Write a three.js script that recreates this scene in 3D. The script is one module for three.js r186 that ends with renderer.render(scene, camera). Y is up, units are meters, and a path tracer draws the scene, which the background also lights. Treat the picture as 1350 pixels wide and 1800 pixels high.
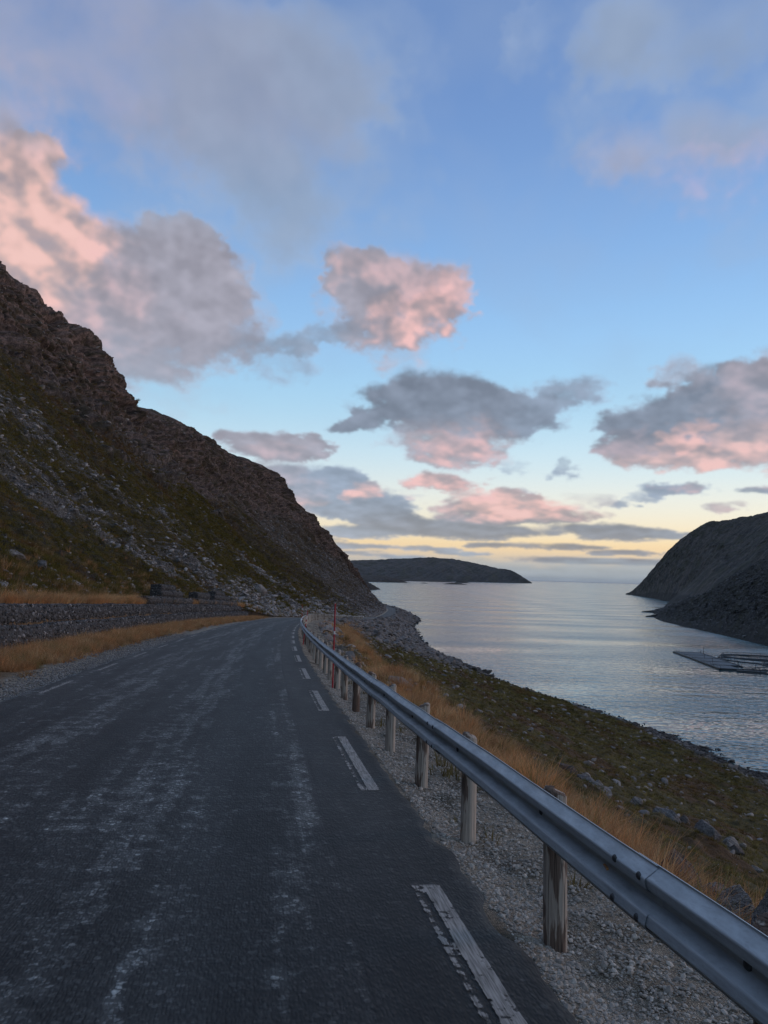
import * as THREE from 'three';
import { mergeGeometries } from 'three/addons/utils/BufferGeometryUtils.js';
import { createNoise2D, createNoise3D } from 'simplex-noise';

// ------------------------------------------------------------------ helpers: random numbers and noise
function rng(seed) { let s = seed >>> 0; return () => { s = (s + 0x6d2b79f5) >>> 0; let t = Math.imul(s ^ (s >>> 15), 1 | s); t = (t + Math.imul(t ^ (t >>> 7), 61 | t)) ^ t; return ((t ^ (t >>> 14)) >>> 0) / 4294967296; }; }
const n2 = createNoise2D(rng(11)), n3 = createNoise3D(rng(12));
const clamp = (x, a = 0, b = 1) => Math.min(b, Math.max(a, x));
const lerp = (a, b, t) => a + (b - a) * t;
const smooth = (a, b, x) => { const t = clamp((x - a) / (b - a)); return t * t * (3 - 2 * t); };
const fbm2 = (x, y, o = 4) => { let s = 0, a = 0.5, f = 1; for (let i = 0; i < o; i++) { s += a * n2(x * f + 17.3 * i, y * f - 9.1 * i); f *= 2.03; a *= 0.5; } return s; };
const fbm3 = (x, y, z, o = 4) => { let s = 0, a = 0.5, f = 1; for (let i = 0; i < o; i++) { s += a * n3(x * f + 17.3 * i, y * f - 9.1 * i, z * f + 4.7 * i); f *= 2.03; a *= 0.5; } return s; };
const ridge2 = (x, y, o = 3) => { let s = 0, a = 0.6, f = 1; for (let i = 0; i < o; i++) { s += a * (1 - 2 * Math.abs(n2(x * f + 5.7 * i, y * f + 3.3 * i))); f *= 2.1; a *= 0.5; } return s; };
// smooth curve through a table of [x, y...] rows (monotone-ish cubic)
function curve(table) {
  const X = table.map((r) => r[0]), n = X.length;
  const slopes = [];
  for (let k = 1; k < table[0].length; k++) {
    const Y = table.map((r) => r[k]), d = [], m = [];
    for (let i = 0; i < n - 1; i++) d.push((Y[i + 1] - Y[i]) / (X[i + 1] - X[i]));
    for (let i = 0; i < n; i++) m.push(i === 0 ? d[0] : i === n - 1 ? d[n - 2] : d[i - 1] * d[i] <= 0 ? 0 : (d[i - 1] + d[i]) / 2);
    slopes.push([Y, m]);
  }
  return (x) => {
    x = clamp(x, X[0], X[n - 1]);
    let i = 0; while (i < n - 2 && x > X[i + 1]) i++;
    const h = X[i + 1] - X[i], t = (x - X[i]) / h, t2 = t * t, t3 = t2 * t;
    return slopes.map(([Y, m]) => (2 * t3 - 3 * t2 + 1) * Y[i] + (t3 - 2 * t2 + t) * h * m[i] + (-2 * t3 + 3 * t2) * Y[i + 1] + (t3 - t2) * h * m[i + 1]);
  };
}

// ------------------------------------------------------------------ camera, exposure
const scene = new THREE.Scene();
const camera = new THREE.PerspectiveCamera(68.02, 3 / 4, 0.1, 120000);
camera.position.set(0, 30, 0);
camera.rotation.order = 'YXZ';
camera.rotation.set(THREE.MathUtils.degToRad(4.85), 0, THREE.MathUtils.degToRad(1.6));
const renderer = new THREE.WebGLRenderer({ antialias: true });
renderer.toneMapping = THREE.LinearToneMapping;
renderer.toneMappingExposure = 1.0;
renderer.shadowMap.enabled = true;

// ------------------------------------------------------------------ sun: just above the sea horizon beyond the right-hand hills, wide and weak behind cloud
const sun = new THREE.DirectionalLight(new THREE.Color(1.0, 0.62, 0.45), 0.65);
sun.position.set(800, 260, -420);
sun.target.position.set(0, 20, -200);
sun.castShadow = true;
sun.shadow.radius = 34;
sun.shadow.camera.left = -900; sun.shadow.camera.right = 900; sun.shadow.camera.top = 900; sun.shadow.camera.bottom = -900; sun.shadow.camera.far = 4000;
scene.add(sun, sun.target);

// ------------------------------------------------------------------ sky: evening air and clouds, as directions (azimuth and height in degrees)
const CLOUDS = [
  [-20.26, 33.06, 16.66, 5.91, 0, 1.10, 1.00, 2],
  [-7.75, 30.78, 11.44, 6.86, 30, 1.00, 1.00, 0],
  [-3.52, 36.01, 6.78, 4.08, 0, 0.80, 1.00, 0],
  [-8.36, 25.34, 3.92, 4.09, 0, 0.75, 1.00, 0],
  [-15.76, 27.45, 6.62, 3.86, 0, 0.60, 1.00, 0],
  [21.75, 36.06, 9.05, 3.23, 0, 1.00, 1.00, 0],
  [15.63, 33.53, 5.04, 2.88, -40, 0.80, 1.00, 0],
  [25.15, 31.50, 5.56, 3.75, 0, 0.80, 1.00, 0],
  [23.23, 27.92, 6.45, 3.02, 10, 0.80, 1.00, 2],
  [16.48, 29.30, 2.89, 2.06, 0, 0.65, 0.70, 2],
  [10.21, 36.66, 2.65, 1.84, -40, 0.55, 0.80, 0],
  [26.13, 23.01, 3.23, 2.10, 0, 0.50, 1.00, 0],
  [-27.43, 22.21, 4.55, 6.56, -20, 1.50, 0.25, 2],
  [-26.73, 27.31, 1.22, 1.11, 0, 0.90, 0.20, 2],
  [-22.53, 20.59, 4.15, 3.29, 0, 1.30, 0.40, 2],
  [-25.62, 16.74, 6.07, 4.06, 0, 1.30, 0.50, 2],
  [-16.60, 20.70, 5.27, 4.17, 0, 1.40, 0.30, 2],
  [-16.15, 23.58, 2.46, 1.66, 0, 1.00, 0.25, 2],
  [-14.03, 22.91, 1.67, 1.50, 0, 0.90, 0.25, 2],
  [-19.15, 16.12, 8.21, 2.72, 0, 1.10, 0.60, 2],
  [-12.54, 18.41, 3.35, 3.56, 0, 0.80, 0.60, 2],
  [-17.40, 13.13, 5.16, 2.00, 10, 0.60, 0.90, 2],
  [-0.58, 20.22, 4.76, 3.19, 0, 1.35, 0.35, 2],
  [-3.75, 22.39, 1.59, 1.56, 0, 1.10, 0.20, 2],
  [-1.41, 22.49, 1.77, 1.40, 0, 1.10, 0.20, 2],
  [1.89, 20.00, 3.96, 2.72, 0, 1.15, 0.35, 2],
  [4.37, 21.21, 2.20, 1.97, 0, 1.10, 0.30, 2],
  [-5.63, 17.55, 3.70, 1.02, -10, 0.90, 0.50, 0],
  [-8.81, 15.88, 3.42, 1.63, 0, 0.70, 0.60, 0],
  [0.31, 16.92, 3.95, 1.40, 5, 0.80, 0.65, 2],
  [3.47, 13.24, 5.65, 2.18, 0, 1.50, 0.25, 1],
  [-0.85, 11.88, 2.61, 1.06, -15, 1.00, 0.30, 1],
  [9.08, 12.21, 3.40, 1.88, 15, 1.20, 0.30, 1],
  [13.06, 13.39, 3.32, 1.31, -5, 1.10, 0.35, 0],
  [11.20, 11.57, 2.51, 1.04, 0, 0.80, 0.40, 0],
  [5.26, 10.31, 4.74, 1.70, 0, 1.10, 0.35, 2],
  [4.86, 9.03, 3.44, 0.94, 0, 0.70, 0.60, 2],
  [-3.00, 11.09, 1.30, 0.51, 0, 0.60, 0.50, 1],
  [24.01, 11.92, 4.74, 2.90, -15, 1.50, 0.25, 1],
  [18.52, 10.99, 2.74, 1.81, -10, 1.25, 0.25, 1],
  [26.71, 13.45, 3.15, 2.26, -20, 1.40, 0.30, 2],
  [22.33, 9.26, 5.58, 1.11, -3, 1.20, 0.35, 2],
  [26.66, 9.66, 3.48, 1.91, 0, 1.30, 0.30, 2],
  [21.61, 14.60, 1.52, 1.55, 0, 0.75, 0.50, 2],
  [18.13, 9.39, 1.96, 0.81, 0, 0.80, 0.50, 2],
  [-8.54, 9.44, 4.03, 1.18, 0, 1.35, 0.30, 2],
  [-6.40, 9.33, 2.36, 1.02, 0, 1.10, 0.30, 2],
  [-10.66, 9.74, 1.68, 0.67, 0, 0.80, 0.40, 2],
  [-4.99, 6.19, 4.50, 1.71, 5, 1.35, 0.30, 0],
  [-3.09, 7.12, 1.72, 1.11, 0, 1.00, 0.30, 0],
  [-1.53, 5.45, 3.88, 1.20, 0, 1.35, 0.30, 0],
  [-8.44, 7.11, 2.54, 1.10, 0, 0.90, 0.50, 2],
  [-0.64, 4.62, 3.01, 0.69, 0, 1.20, 0.30, 1],
  [4.38, 7.10, 3.09, 0.77, 0, 1.30, 0.30, 2],
  [8.34, 5.33, 4.01, 1.15, 0, 1.40, 0.30, 2],
  [9.80, 6.32, 1.68, 0.59, 0, 0.90, 0.30, 2],
  [12.10, 4.87, 4.12, 0.67, 0, 1.20, 0.30, 2],
  [9.61, 4.54, 5.02, 0.51, 0, 1.10, 0.30, 1],
  [6.68, 3.51, 5.09, 0.55, 0, 1.30, 0.30, 1],
  [1.97, 3.83, 4.72, 0.69, 0, 1.20, 0.30, 1],
  [16.56, 3.66, 4.94, 0.54, 2, 1.30, 0.30, 1],
  [-1.46, 3.30, 3.86, 0.43, 0, 1.00, 0.30, 0],
  [8.80, 2.58, 2.52, 0.25, 0, 0.90, 0.30, 1],
  [13.76, 2.51, 2.84, 0.29, 0, 1.10, 0.30, 1],
  [18.13, 2.17, 2.13, 0.20, 0, 1.10, 0.30, 1],
  [20.81, 3.41, 1.88, 0.36, 0, 0.90, 0.30, 0],
  [-1.41, 1.68, 1.71, 0.21, 0, 0.90, 0.30, 0],
  [1.60, 1.46, 2.57, 0.21, 0, 0.80, 0.30, 0],
  [3.72, 2.16, 2.56, 0.21, 0, 0.90, 0.30, 0],
  [6.28, 1.92, 2.12, 0.17, 0, 0.90, 0.30, 0],
  [14.17, 1.56, 4.44, 0.25, 0, 1.00, 0.30, 1],
  [18.90, 1.53, 4.22, 0.24, 0, 1.00, 0.30, 1],
  [-1.43, 2.23, 2.57, 0.21, 0, 0.90, 0.30, 0],
  [-4.87, 2.56, 2.56, 0.30, 0, 0.90, 0.30, 0],
  [21.20, 6.70, 1.96, 0.48, 0, 1.10, 0.35, 0],
  [26.10, 6.60, 1.54, 0.42, 0, 1.10, 0.35, 0],
  [24.31, 5.39, 1.29, 0.35, 0, 0.80, 0.50, 2],
  [13.31, 8.43, 1.07, 0.75, 0, 0.80, 0.50, 0],
  [9.77, 8.35, 1.26, 0.67, 0, 0.60, 0.60, 0],
  [17.74, 5.72, 1.02, 0.33, 0, 0.70, 0.50, 0],
  [18.90, 6.33, 1.16, 0.33, 0, 0.60, 0.50, 0],
  [14.95, 5.93, 2.42, 0.50, 0, 0.60, 0.50, 2],
];
const PINK = [
  [-27.08, 22.28, 5.28, 5.54, -20, 1.00, 0.80],
  [-23.77, 22.21, 2.60, 2.14, 0, 0.70, 0.80],
  [-27.71, 25.92, 3.15, 1.65, 0, 0.60, 0.90],
  [-22.41, 18.75, 4.52, 3.35, 0, 0.35, 0.50],
  [2.22, 19.40, 3.52, 1.77, -20, 0.70, 0.50],
  [3.94, 20.81, 2.42, 1.66, 0, 0.50, 0.40],
  [-3.41, 22.60, 1.85, 1.40, 0, 0.45, 0.40],
  [0.14, 22.41, 3.54, 1.40, 0, 0.40, 0.40],
  [5.02, 21.60, 2.02, 1.41, 0, 0.40, 0.40],
  [2.05, 17.57, 2.63, 1.23, 0, 0.35, 0.60],
  [5.28, 9.67, 3.01, 1.06, 0, 0.55, 0.30],
  [6.55, 10.32, 2.57, 1.06, 0, 0.50, 0.30],
  [21.96, 8.88, 5.97, 0.87, -3, 0.80, 0.80],
  [26.30, 9.29, 2.80, 2.30, 0, 0.70, 0.80],
  [21.96, 10.07, 1.50, 0.87, 0, 0.70, 0.60],
  [26.71, 13.82, 3.15, 1.50, 0, 0.25, 0.40],
  [17.73, 10.01, 1.97, 1.22, 0, 0.30, 0.50],
  [-1.12, 6.32, 1.47, 0.86, 0, 0.80, 0.50],
  [4.47, 7.10, 3.44, 0.94, 0, 0.85, 0.30],
  [9.18, 5.68, 4.62, 0.93, 0, 0.90, 0.40],
  [12.10, 4.95, 4.53, 0.67, 0, 0.80, 0.40],
  [-6.65, 4.85, 1.70, 0.85, 0, 0.70, 0.40],
  [-7.56, 6.30, 2.54, 1.28, 0, 0.30, 0.40],
  [21.57, 6.78, 1.12, 0.48, 0, 0.50, 0.60],
  [24.31, 5.39, 1.44, 0.47, 0, 0.50, 0.70],
  [7.93, 4.81, 2.54, 0.51, 0, 0.60, 0.30],
  [24.35, 27.41, 5.59, 1.68, 0, 0.45, 0.40],
  [20.91, 27.23, 2.35, 1.03, 0, 0.40, 0.50],
  [-8.53, 9.23, 2.54, 0.67, 0, 0.30, 0.20],
  [-24.78, 30.85, 7.43, 1.88, 0, 0.20, 0.20],
];
function paintSky() {
  const W = 4096, Hh = 2048, data = new Float32Array(W * Hh * 4);
  const D = Math.PI / 180;
  const prep = (list) => list.map((b) => ({ a: b[0], e: b[1], ra: b[2], re: b[3], c: Math.cos(-b[4] * D), s: Math.sin(-b[4] * D), k: b[5] * (b[6] > 0.6 ? 1.02 : 1.3), soft: b[6] < 0.5 ? b[6] + 0.15 : b[6], tone: b[7], reach: 1.6 * Math.max(b[2], b[3]) }));
  const clouds = prep(CLOUDS), pinks = prep(PINK);
  // clear air: colour by height, warmer low down
  const air = curve([[0, 0.42, 0.47, 0.50], [1.2, 0.58, 0.54, 0.46], [2.4, 0.90, 0.70, 0.42], [3.4, 0.92, 0.79, 0.54], [5.5, 0.84, 0.85, 0.74], [8.5, 0.64, 0.80, 0.86], [12.5, 0.44, 0.69, 0.88], [18, 0.32, 0.56, 0.86], [24, 0.24, 0.435, 0.76], [31, 0.18, 0.325, 0.63], [38, 0.15, 0.27, 0.55], [60, 0.14, 0.24, 0.44], [90, 0.13, 0.22, 0.38]]);
  const tones = [[0.275, 0.34, 0.45], [0.215, 0.25, 0.325], [0.355, 0.345, 0.41]];
  const turb = (x, y, z, o, s) => { let v = 0, a = 0.5, f = s; for (let i = 0; i < o; i++) { v += a * n3(x * f + 11.3 * i, y * f - 7.7 * i, z * f + 3.1 * i); f *= 2.1; a *= 0.57; } return v; };
  for (let row = Hh / 2; row < Hh; row++) {
    const el = ((row + 0.5) / Hh) * 180 - 90, y = Math.sin(el * D), ce = Math.cos(el * D), A = air(el);
    const ny = 19 * Math.log(el + 3.0) + 0.35 * el, flat = clamp(el / 14, 0.06, 1);
    for (let col = 0; col < W; col++) {
      const th = ((col + 0.5) / W - 0.5) * 2 * Math.PI, x = Math.cos(th) * ce, z = Math.sin(th) * ce;
      const az = Math.atan2(x, -z) / D;
      const px = 57.3 * x, pz = 57.3 * z;
      const inView = Math.abs(az) < 42 && el < 46;
      const big = turb(px, ny, pz, 3, 0.09);
      const f = turb(px, ny, pz, 7, 0.24);                          // cauliflower edges, coarse to fine
      const lo = turb(px, ny, pz, 3, 0.24), fUp = turb(px + 0.5, ny + 1.0, pz, 3, 0.24);   // the same a little higher: for the puffs' own relief
      const wob = turb(px + 60, ny, pz + 20, 4, 0.3);
      let m = 0, softest = 0, sw = 0, tr = 0, tg = 0, tb = 0, tw = 1e-6;
      if (inView) {
        const aw = az + wob * 1.8 + big * 0.8, ew = el + (f * 1.1) * flat;
        for (const b of clouds) {
          const da = aw - b.a, de = ew - b.e;
          if (Math.abs(da) > b.reach || Math.abs(de) > b.reach) continue;
          const u = (da * b.c + de * b.s) / b.ra, v = (-da * b.s + de * b.c) / b.re, q = 1.5 - (u * u + v * v);
          if (q <= 0) continue;
          const d = (q < 1.2 ? q / 1.2 : 1) * b.k;
          m += d * (1 - 0.45 * Math.min(1, m));
          sw += d; softest += d * b.soft;
          const t = tones[b.tone]; tr += d * t[0]; tg += d * t[1]; tb += d * t[2]; tw += d;
        }
      }
      // the rest of the sky carries clouds of the same kind, past the field that was observed
      const out = Math.max(smooth(34, 46, Math.abs(az)), smooth(39, 47, el));
      if (out > 0) {
        const g = clamp(0.85 + 1.9 * fbm3(px * 0.055 + 3, ny * 0.075, pz * 0.055, 4)) * out;
        m = lerp(m, Math.max(m * (1 - out), g), out); sw += g; softest += g * 0.6;
        const t = [0.28, 0.31, 0.37]; tr += g * t[0]; tg += g * t[1]; tb += g * t[2]; tw += g;
      }
      const soft = sw > 0 ? softest / sw : 0.5;
      const raw = m - 0.52 + (f * lerp(0.82, 0.20, soft) + big * 0.35) * smooth(0.02, 0.35, m);
      let dens = smooth(-0.22, lerp(0.92, 1.2, soft), raw + 0.38 * Math.exp(-el / 8));
      dens = Math.max(dens, 0.20 * smooth(-0.5, 0.25, raw + 0.25 * f) * smooth(0.02, 0.3, m));
      dens = lerp(dens, Math.pow(dens, 0.75), 1 - soft) * lerp(0.97, 0.74, smooth(0.5, 0.9, soft));
      const edge = 1 - smooth(0.25, 0.9, dens);
      // cloud colour: grey from the sky's own light, the tops of puffs lighter
      let cr = tr / tw, cg = tg / tw, cb = tb / tw;
      const L = (1 + clamp((lo - fUp) * lerp(0.45, 0.06, soft), -0.14, 0.26) + 0.08 * f * (1 - soft) + 0.16 * big) * (1 + 0.30 * edge);
      cr *= L; cg *= L; cb *= L;
      let pk = 0, pw = 0;
      if (inView) for (const b of pinks) {
        const da = az + wob * 2.0 - b.a, de = el + lo * 2.0 * flat - b.e;
        if (Math.abs(da) > b.reach || Math.abs(de) > b.reach) continue;
        const u = (da * b.c + de * b.s) / b.ra, v = (-da * b.s + de * b.c) / b.re, q = 1 - (u * u + v * v) / 2.4;
        if (q > 0) { const d = q * q * (3 - 2 * q) * b.k * (b.e < 9 ? 0.86 : 0.95); pk = Math.max(pk, d) + 0.2 * Math.min(pk, d); pw = Math.max(pw, d * b.soft); }
      }
      if (out > 0) pk = Math.max(pk, out * clamp(0.05 + 0.9 * big) * 0.35);
      pk = clamp(pk * (0.86 + 0.30 * f + 0.1 * edge + clamp((lo - fUp) * 0.6, -0.25, 0.3)));
      const warm = pk > 0 ? clamp(pw / Math.max(pk, 0.01)) : 0;
      const pp = pk * pk * (1.6 - 0.6 * pk); const glint = 1 + 0.35 * clamp((lo - fUp) * 0.8 + 0.35 * f, -0.4, 0.4); cr = lerp(cr, 0.84 * glint, pp * 0.9); cg = lerp(cg, lerp(0.47, 0.54, warm) * glint, pp * 0.9); cb = lerp(cb, lerp(0.48, 0.46, warm) * glint, pp * 0.9);
      // low clouds are veiled by the air in front
      const veil = 0.30 * Math.exp(-el / 5);
      cr = lerp(cr, A[0] * 0.8, veil); cg = lerp(cg, A[1] * 0.85, veil); cb = lerp(cb, A[2] * 0.95, veil);
      // a little brighter towards the set sun (right of the view), duller away from it
      const toward = 0.5 + 0.5 * Math.cos((az - 50) * D), glow = lerp(0.80, 1.06, toward), low = Math.exp(-el / 9);
      let r = A[0] * lerp(1, lerp(0.74, 1.04, toward), low) * glow, g = A[1] * lerp(1, lerp(0.82, 1.0, toward), low) * glow, b = A[2] * glow;
      const haze = clamp(0.05 + 0.22 * big) * smooth(6, 20, el);      // thin milky cirrus
      r = lerp(r, 0.34, haze); g = lerp(g, 0.43, haze); b = lerp(b, 0.60, haze);
      r = lerp(r, cr, dens); g = lerp(g, cg, dens); b = lerp(b, cb, dens);
      // low bank along the sea horizon
      const bk = smooth(1.7 + 0.9 * big + 0.45 * f, 0.8 + 0.5 * big + 0.3 * f, el) * 0.72, bl = 1 + 0.12 * f - 0.05 * Math.sin(el * 9 + 3 * big);
      r = lerp(r, 0.38 * bl, bk); g = lerp(g, 0.435 * bl, bk); b = lerp(b, 0.475 * bl, bk);
      const o = (row * W + col) * 4; data[o] = r; data[o + 1] = g; data[o + 2] = b; data[o + 3] = 1;
    }
  }
  for (let o = 0; o < (W * Hh * 4) / 2; o += 4) { data[o] = 0.16; data[o + 1] = 0.2; data[o + 2] = 0.26; data[o + 3] = 1; }
  const t = new THREE.DataTexture(data, W, Hh, THREE.RGBAFormat, THREE.FloatType);
  t.mapping = THREE.EquirectangularReflectionMapping; t.magFilter = THREE.LinearFilter; t.wrapS = THREE.RepeatWrapping; t.needsUpdate = true;
  return t;
}
const skyMap = paintSky();
scene.background = skyMap; scene.environment = skyMap;
// ------------------------------------------------------------------ naming helpers
const taken = new Map();
function numbered(name) { const n = taken.get(name) ?? 0; taken.set(name, n + 1); return n ? name + '_' + String(n).padStart(3, '0') : name; }
function add(o, name, parent = scene) { o.name = parent === scene ? numbered(name) : name; o.castShadow = o.receiveShadow = true; parent.add(o); return o; }
function tag(o, label, category, group) { o.userData.label = label; o.userData.category = category; if (group) o.userData.group = group; return o; }
const asStructure = (o) => { o.userData.kind = 'structure'; return o; };
const asStuff = (o, label, category) => { o.userData.kind = 'stuff'; if (label) { o.userData.label = label; o.userData.category = category; } return o; };

// ------------------------------------------------------------------ texture makers (tiling)
function tileNoise(u, v, per, seed = 0) {             // gradient noise that repeats every `per` cells over u, v in 0..1
  const X = u * per, Y = v * per, x0 = Math.floor(X), y0 = Math.floor(Y), fx = X - x0, fy = Y - y0;
  const g = (i, j) => { let h = (((i % per) + per) % per) * 374761393 + (((j % per) + per) % per) * 668265263 + seed * 974634777; h = Math.imul(h ^ (h >>> 13), 1274126177); h ^= h >>> 16; const a = (h & 1023) / 1023 * 6.2832; return [Math.cos(a), Math.sin(a)]; };
  const sx = fx * fx * fx * (fx * (fx * 6 - 15) + 10), sy = fy * fy * fy * (fy * (fy * 6 - 15) + 10);
  const d = (i, j) => { const q = g(x0 + i, y0 + j); return q[0] * (fx - i) + q[1] * (fy - j); };
  return lerp(lerp(d(0, 0), d(1, 0), sx), lerp(d(0, 1), d(1, 1), sx), sy) * 1.45;
}
const tileFbm = (u, v, per, o, seed) => { let s = 0, a = 0.5; for (let i = 0; i < o; i++) { s += a * tileNoise(u, v, per << i, seed + i); a *= 0.55; } return s; };
function texture(size, fn, srgb = false) {             // fn(u, v) -> [r, g, b] linear values 0..1 (or a single number)
  const data = new Uint8Array(size * size * 4);
  for (let j = 0; j < size; j++) for (let i = 0; i < size; i++) {
    const c = fn((i + 0.5) / size, (j + 0.5) / size), o = (j * size + i) * 4;
    for (let k = 0; k < 3; k++) { let x = clamp(typeof c === 'number' ? c : c[k]); if (srgb) x = x <= 0.0031308 ? x * 12.92 : 1.055 * Math.pow(x, 1 / 2.4) - 0.055; data[o + k] = Math.round(x * 255); }
    data[o + 3] = 255;
  }
  const t = new THREE.DataTexture(data, size, size, THREE.RGBAFormat);
  t.wrapS = t.wrapT = THREE.RepeatWrapping; t.magFilter = THREE.LinearFilter; t.minFilter = THREE.LinearMipmapLinearFilter; t.generateMipmaps = true;
  if (srgb) t.colorSpace = THREE.SRGBColorSpace; t.needsUpdate = true; return t;
}
// cells: nearest and second nearest distance of a jittered tiling grid -> [edge distance, cell id]
function tileCells(u, v, per, seed) {
  const X = u * per, Y = v * per, x0 = Math.floor(X), y0 = Math.floor(Y); let a = 9, b = 9, id = 0;
  for (let i = -1; i <= 1; i++) for (let j = -1; j <= 1; j++) {
    const ci = (((x0 + i) % per) + per) % per, cj = (((y0 + j) % per) + per) % per; let h = ci * 374761393 + cj * 668265263 + seed * 974634777; h = Math.imul(h ^ (h >>> 13), 1274126177); h ^= h >>> 16;
    const px = x0 + i + 0.12 + 0.76 * ((h & 255) / 255), py = y0 + j + 0.12 + 0.76 * (((h >> 8) & 255) / 255), d = Math.hypot(px - X, py - Y);
    if (d < a) { b = a; a = d; id = ((h >> 16) & 255) / 255; } else if (d < b) b = d;
  }
  return [b - a, id, a];
}
const texAt = (t, x, y) => { const c = t.clone(); c.repeat.set(x, y); c.needsUpdate = true; return c; };

// ------------------------------------------------------------------ the lie of the land: D metres ahead of the camera along -z, x to the right, sea level y = 0
const roadX = (() => {
  const far = curve([[160, -11.83], [200, -9.4], [250, -6.2], [320, -2.2], [400, 1.6], [500, 6.2], [560, 8.2], [610, 7.0], [660, 1.5], [720, -9], [800, -30]]);
  return (D) => { const near = -1.5 - 0.1574 * D + 0.00066 * Math.max(0, D - 10) ** 2; return D < 150 ? near : lerp(near, far(D)[0], smooth(150, 185, D)); };
})();
const roadYc = curve([[-60, 30.5], [-20, 28.99], [0, 28.2], [40, 26.62], [69, 25.45], [110, 23.6], [150, 21.5], [200, 18.7], [250, 16.2], [320, 12.8], [400, 9.0], [500, 6.6], [560, 5.7], [640, 4.6], [800, 4.0]]);
const roadY = (D) => roadYc(D)[0];
function roadFrame(D) { const x = roadX(D), dx = (roadX(D + 0.5) - roadX(D - 0.5)), l = Math.hypot(dx, 1); return { x, y: roadY(D), nx: 1 / l, nz: dx / l }; }   // across = (nx, nz), to the right
const onRoad = (D, t, lift = 0) => { const f = roadFrame(D); return [f.x + f.nx * t, f.y + lift, -D + f.nz * t]; };
const shoreX = (() => { const c = curve([[-80, 62], [0, 66], [80, 64], [122, 61.3], [148, 58.3], [172, 52.6], [203, 42.5], [225, 35.5], [255, 31.5], [278, 27.2], [309, 21.1], [345, 18.4], [379, 18.0], [448, 17.6], [500, 21], [539, 25.4], [590, 24.5], [636, 21.3], [700, 17], [773, 9], [860, -8]]); return (D) => c(D)[0] + 1.3 * n2(D * 0.09, 3.1) + 0.8 * n2(D * 0.31, 8.8); })();

// a sheet of quads from rows of points; fn(i, j) -> {p: [x, y, z], c: [r, g, b], uv: [u, v]}
function sheet(ni, nj, fn, wantColor = true) {
  const pos = new Float32Array(ni * nj * 3), col = new Float32Array(ni * nj * 3), uv = new Float32Array(ni * nj * 2), idx = new Uint32Array((ni - 1) * (nj - 1) * 6);
  let k = 0;
  for (let i = 0; i < ni; i++) for (let j = 0; j < nj; j++, k++) {
    const q = fn(i, j); pos.set(q.p, k * 3); if (q.c) col.set(q.c, k * 3); uv.set(q.uv, k * 2);
  }
  let o = 0;
  for (let i = 0; i < ni - 1; i++) for (let j = 0; j < nj - 1; j++) { const a = i * nj + j, b = a + nj; idx[o++] = a; idx[o++] = a + 1; idx[o++] = b; idx[o++] = b; idx[o++] = a + 1; idx[o++] = b + 1; }
  const g = new THREE.BufferGeometry();
  g.setAttribute('position', new THREE.BufferAttribute(pos, 3)); g.setAttribute('uv', new THREE.BufferAttribute(uv, 2)); if (wantColor) g.setAttribute('color', new THREE.BufferAttribute(col, 3));
  g.setIndex(new THREE.BufferAttribute(idx, 1)); g.computeVertexNormals(); return g;
}
// rows that grow with distance
function stations(from, near, to, step, growth) { const s = []; let d = from; while (d < to) { s.push(d); d += Math.max(step, d > near ? d * growth : step); } s.push(to); return s; }
const mix3 = (a, b, t) => [lerp(a[0], b[0], t), lerp(a[1], b[1], t), lerp(a[2], b[2], t)];
const mul3 = (a, k) => [a[0] * k, a[1] * k, a[2] * k];

// colours of the ground (albedo)
const OLIVE = [0.135, 0.098, 0.026], MOSS = [0.092, 0.076, 0.020], HEATH = [0.140, 0.078, 0.034], STRAW = [0.30, 0.165, 0.055], SCREE = [0.25, 0.245, 0.245], CLIFF = [0.33, 0.23, 0.19], DARKROCK = [0.075, 0.070, 0.066], SOIL = [0.085, 0.060, 0.042];

const rockTex = texture(1024, (u, v) => { const a = tileFbm(u, v, 8, 6, 3), [e, id] = tileCells(u, v, 42, 5), [e2, id2] = tileCells(u, v, 110, 9); return clamp(0.55 + 0.45 * a + (id - 0.5) * 0.35 + (id2 - 0.5) * 0.25 - 0.35 * smooth(0.16, 0, e) - 0.2 * smooth(0.2, 0, e2)); });
const rockBump = texture(1024, (u, v) => { const a = tileFbm(u, v, 6, 6, 13), [e, id] = tileCells(u, v, 42, 5), [e2, id2] = tileCells(u, v, 110, 9); return clamp(0.35 + 0.3 * a + id * 0.25 * smooth(0.02, 0.25, e) + id2 * 0.14 * smooth(0.02, 0.25, e2)); });
const tuftTex = texture(1024, (u, v) => { const a = tileFbm(u, v, 10, 6, 31), b = tileFbm(u, v, 120, 3, 37); return clamp(0.62 + 0.5 * a + 0.55 * b); });
const tuftBump = texture(1024, (u, v) => clamp(0.5 + 0.45 * tileFbm(u, v, 24, 5, 41) + 0.2 * tileFbm(u, v, 160, 2, 43)));

const landMat = (map, bump, rep, bs, rough = 0.95) => new THREE.MeshStandardMaterial({ vertexColors: true, map: texAt(map, rep, rep), bumpMap: texAt(bump, rep, rep), bumpScale: bs, roughness: rough, metalness: 0 });

// ------------------------------------------------------------------ the mountain on the left
const rim = curve([
  // D, x, y
  [-90, -92, 118], [0, -97, 118], [100, -100, 112], [160, -98.5, 106], [190, -97.3, 102.6], [206, -94.8, 101], [216, -93.2, 100.4], [226, -92.8, 99.6], [240, -99, 98.6], [262, -120, 97.5], [290, -126, 98.5], [330, -106, 99], [370, -98.5, 100.6], [420, -86.6, 93.5], [445, -75, 93.6], [460, -67, 89.6], [475, -62, 79.6], [505, -49, 67.6], [530, -37.7, 55.5], [550, -27.5, 41], [575, -17, 25], [600, -9, 10], [625, -6, 5]]);
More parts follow.
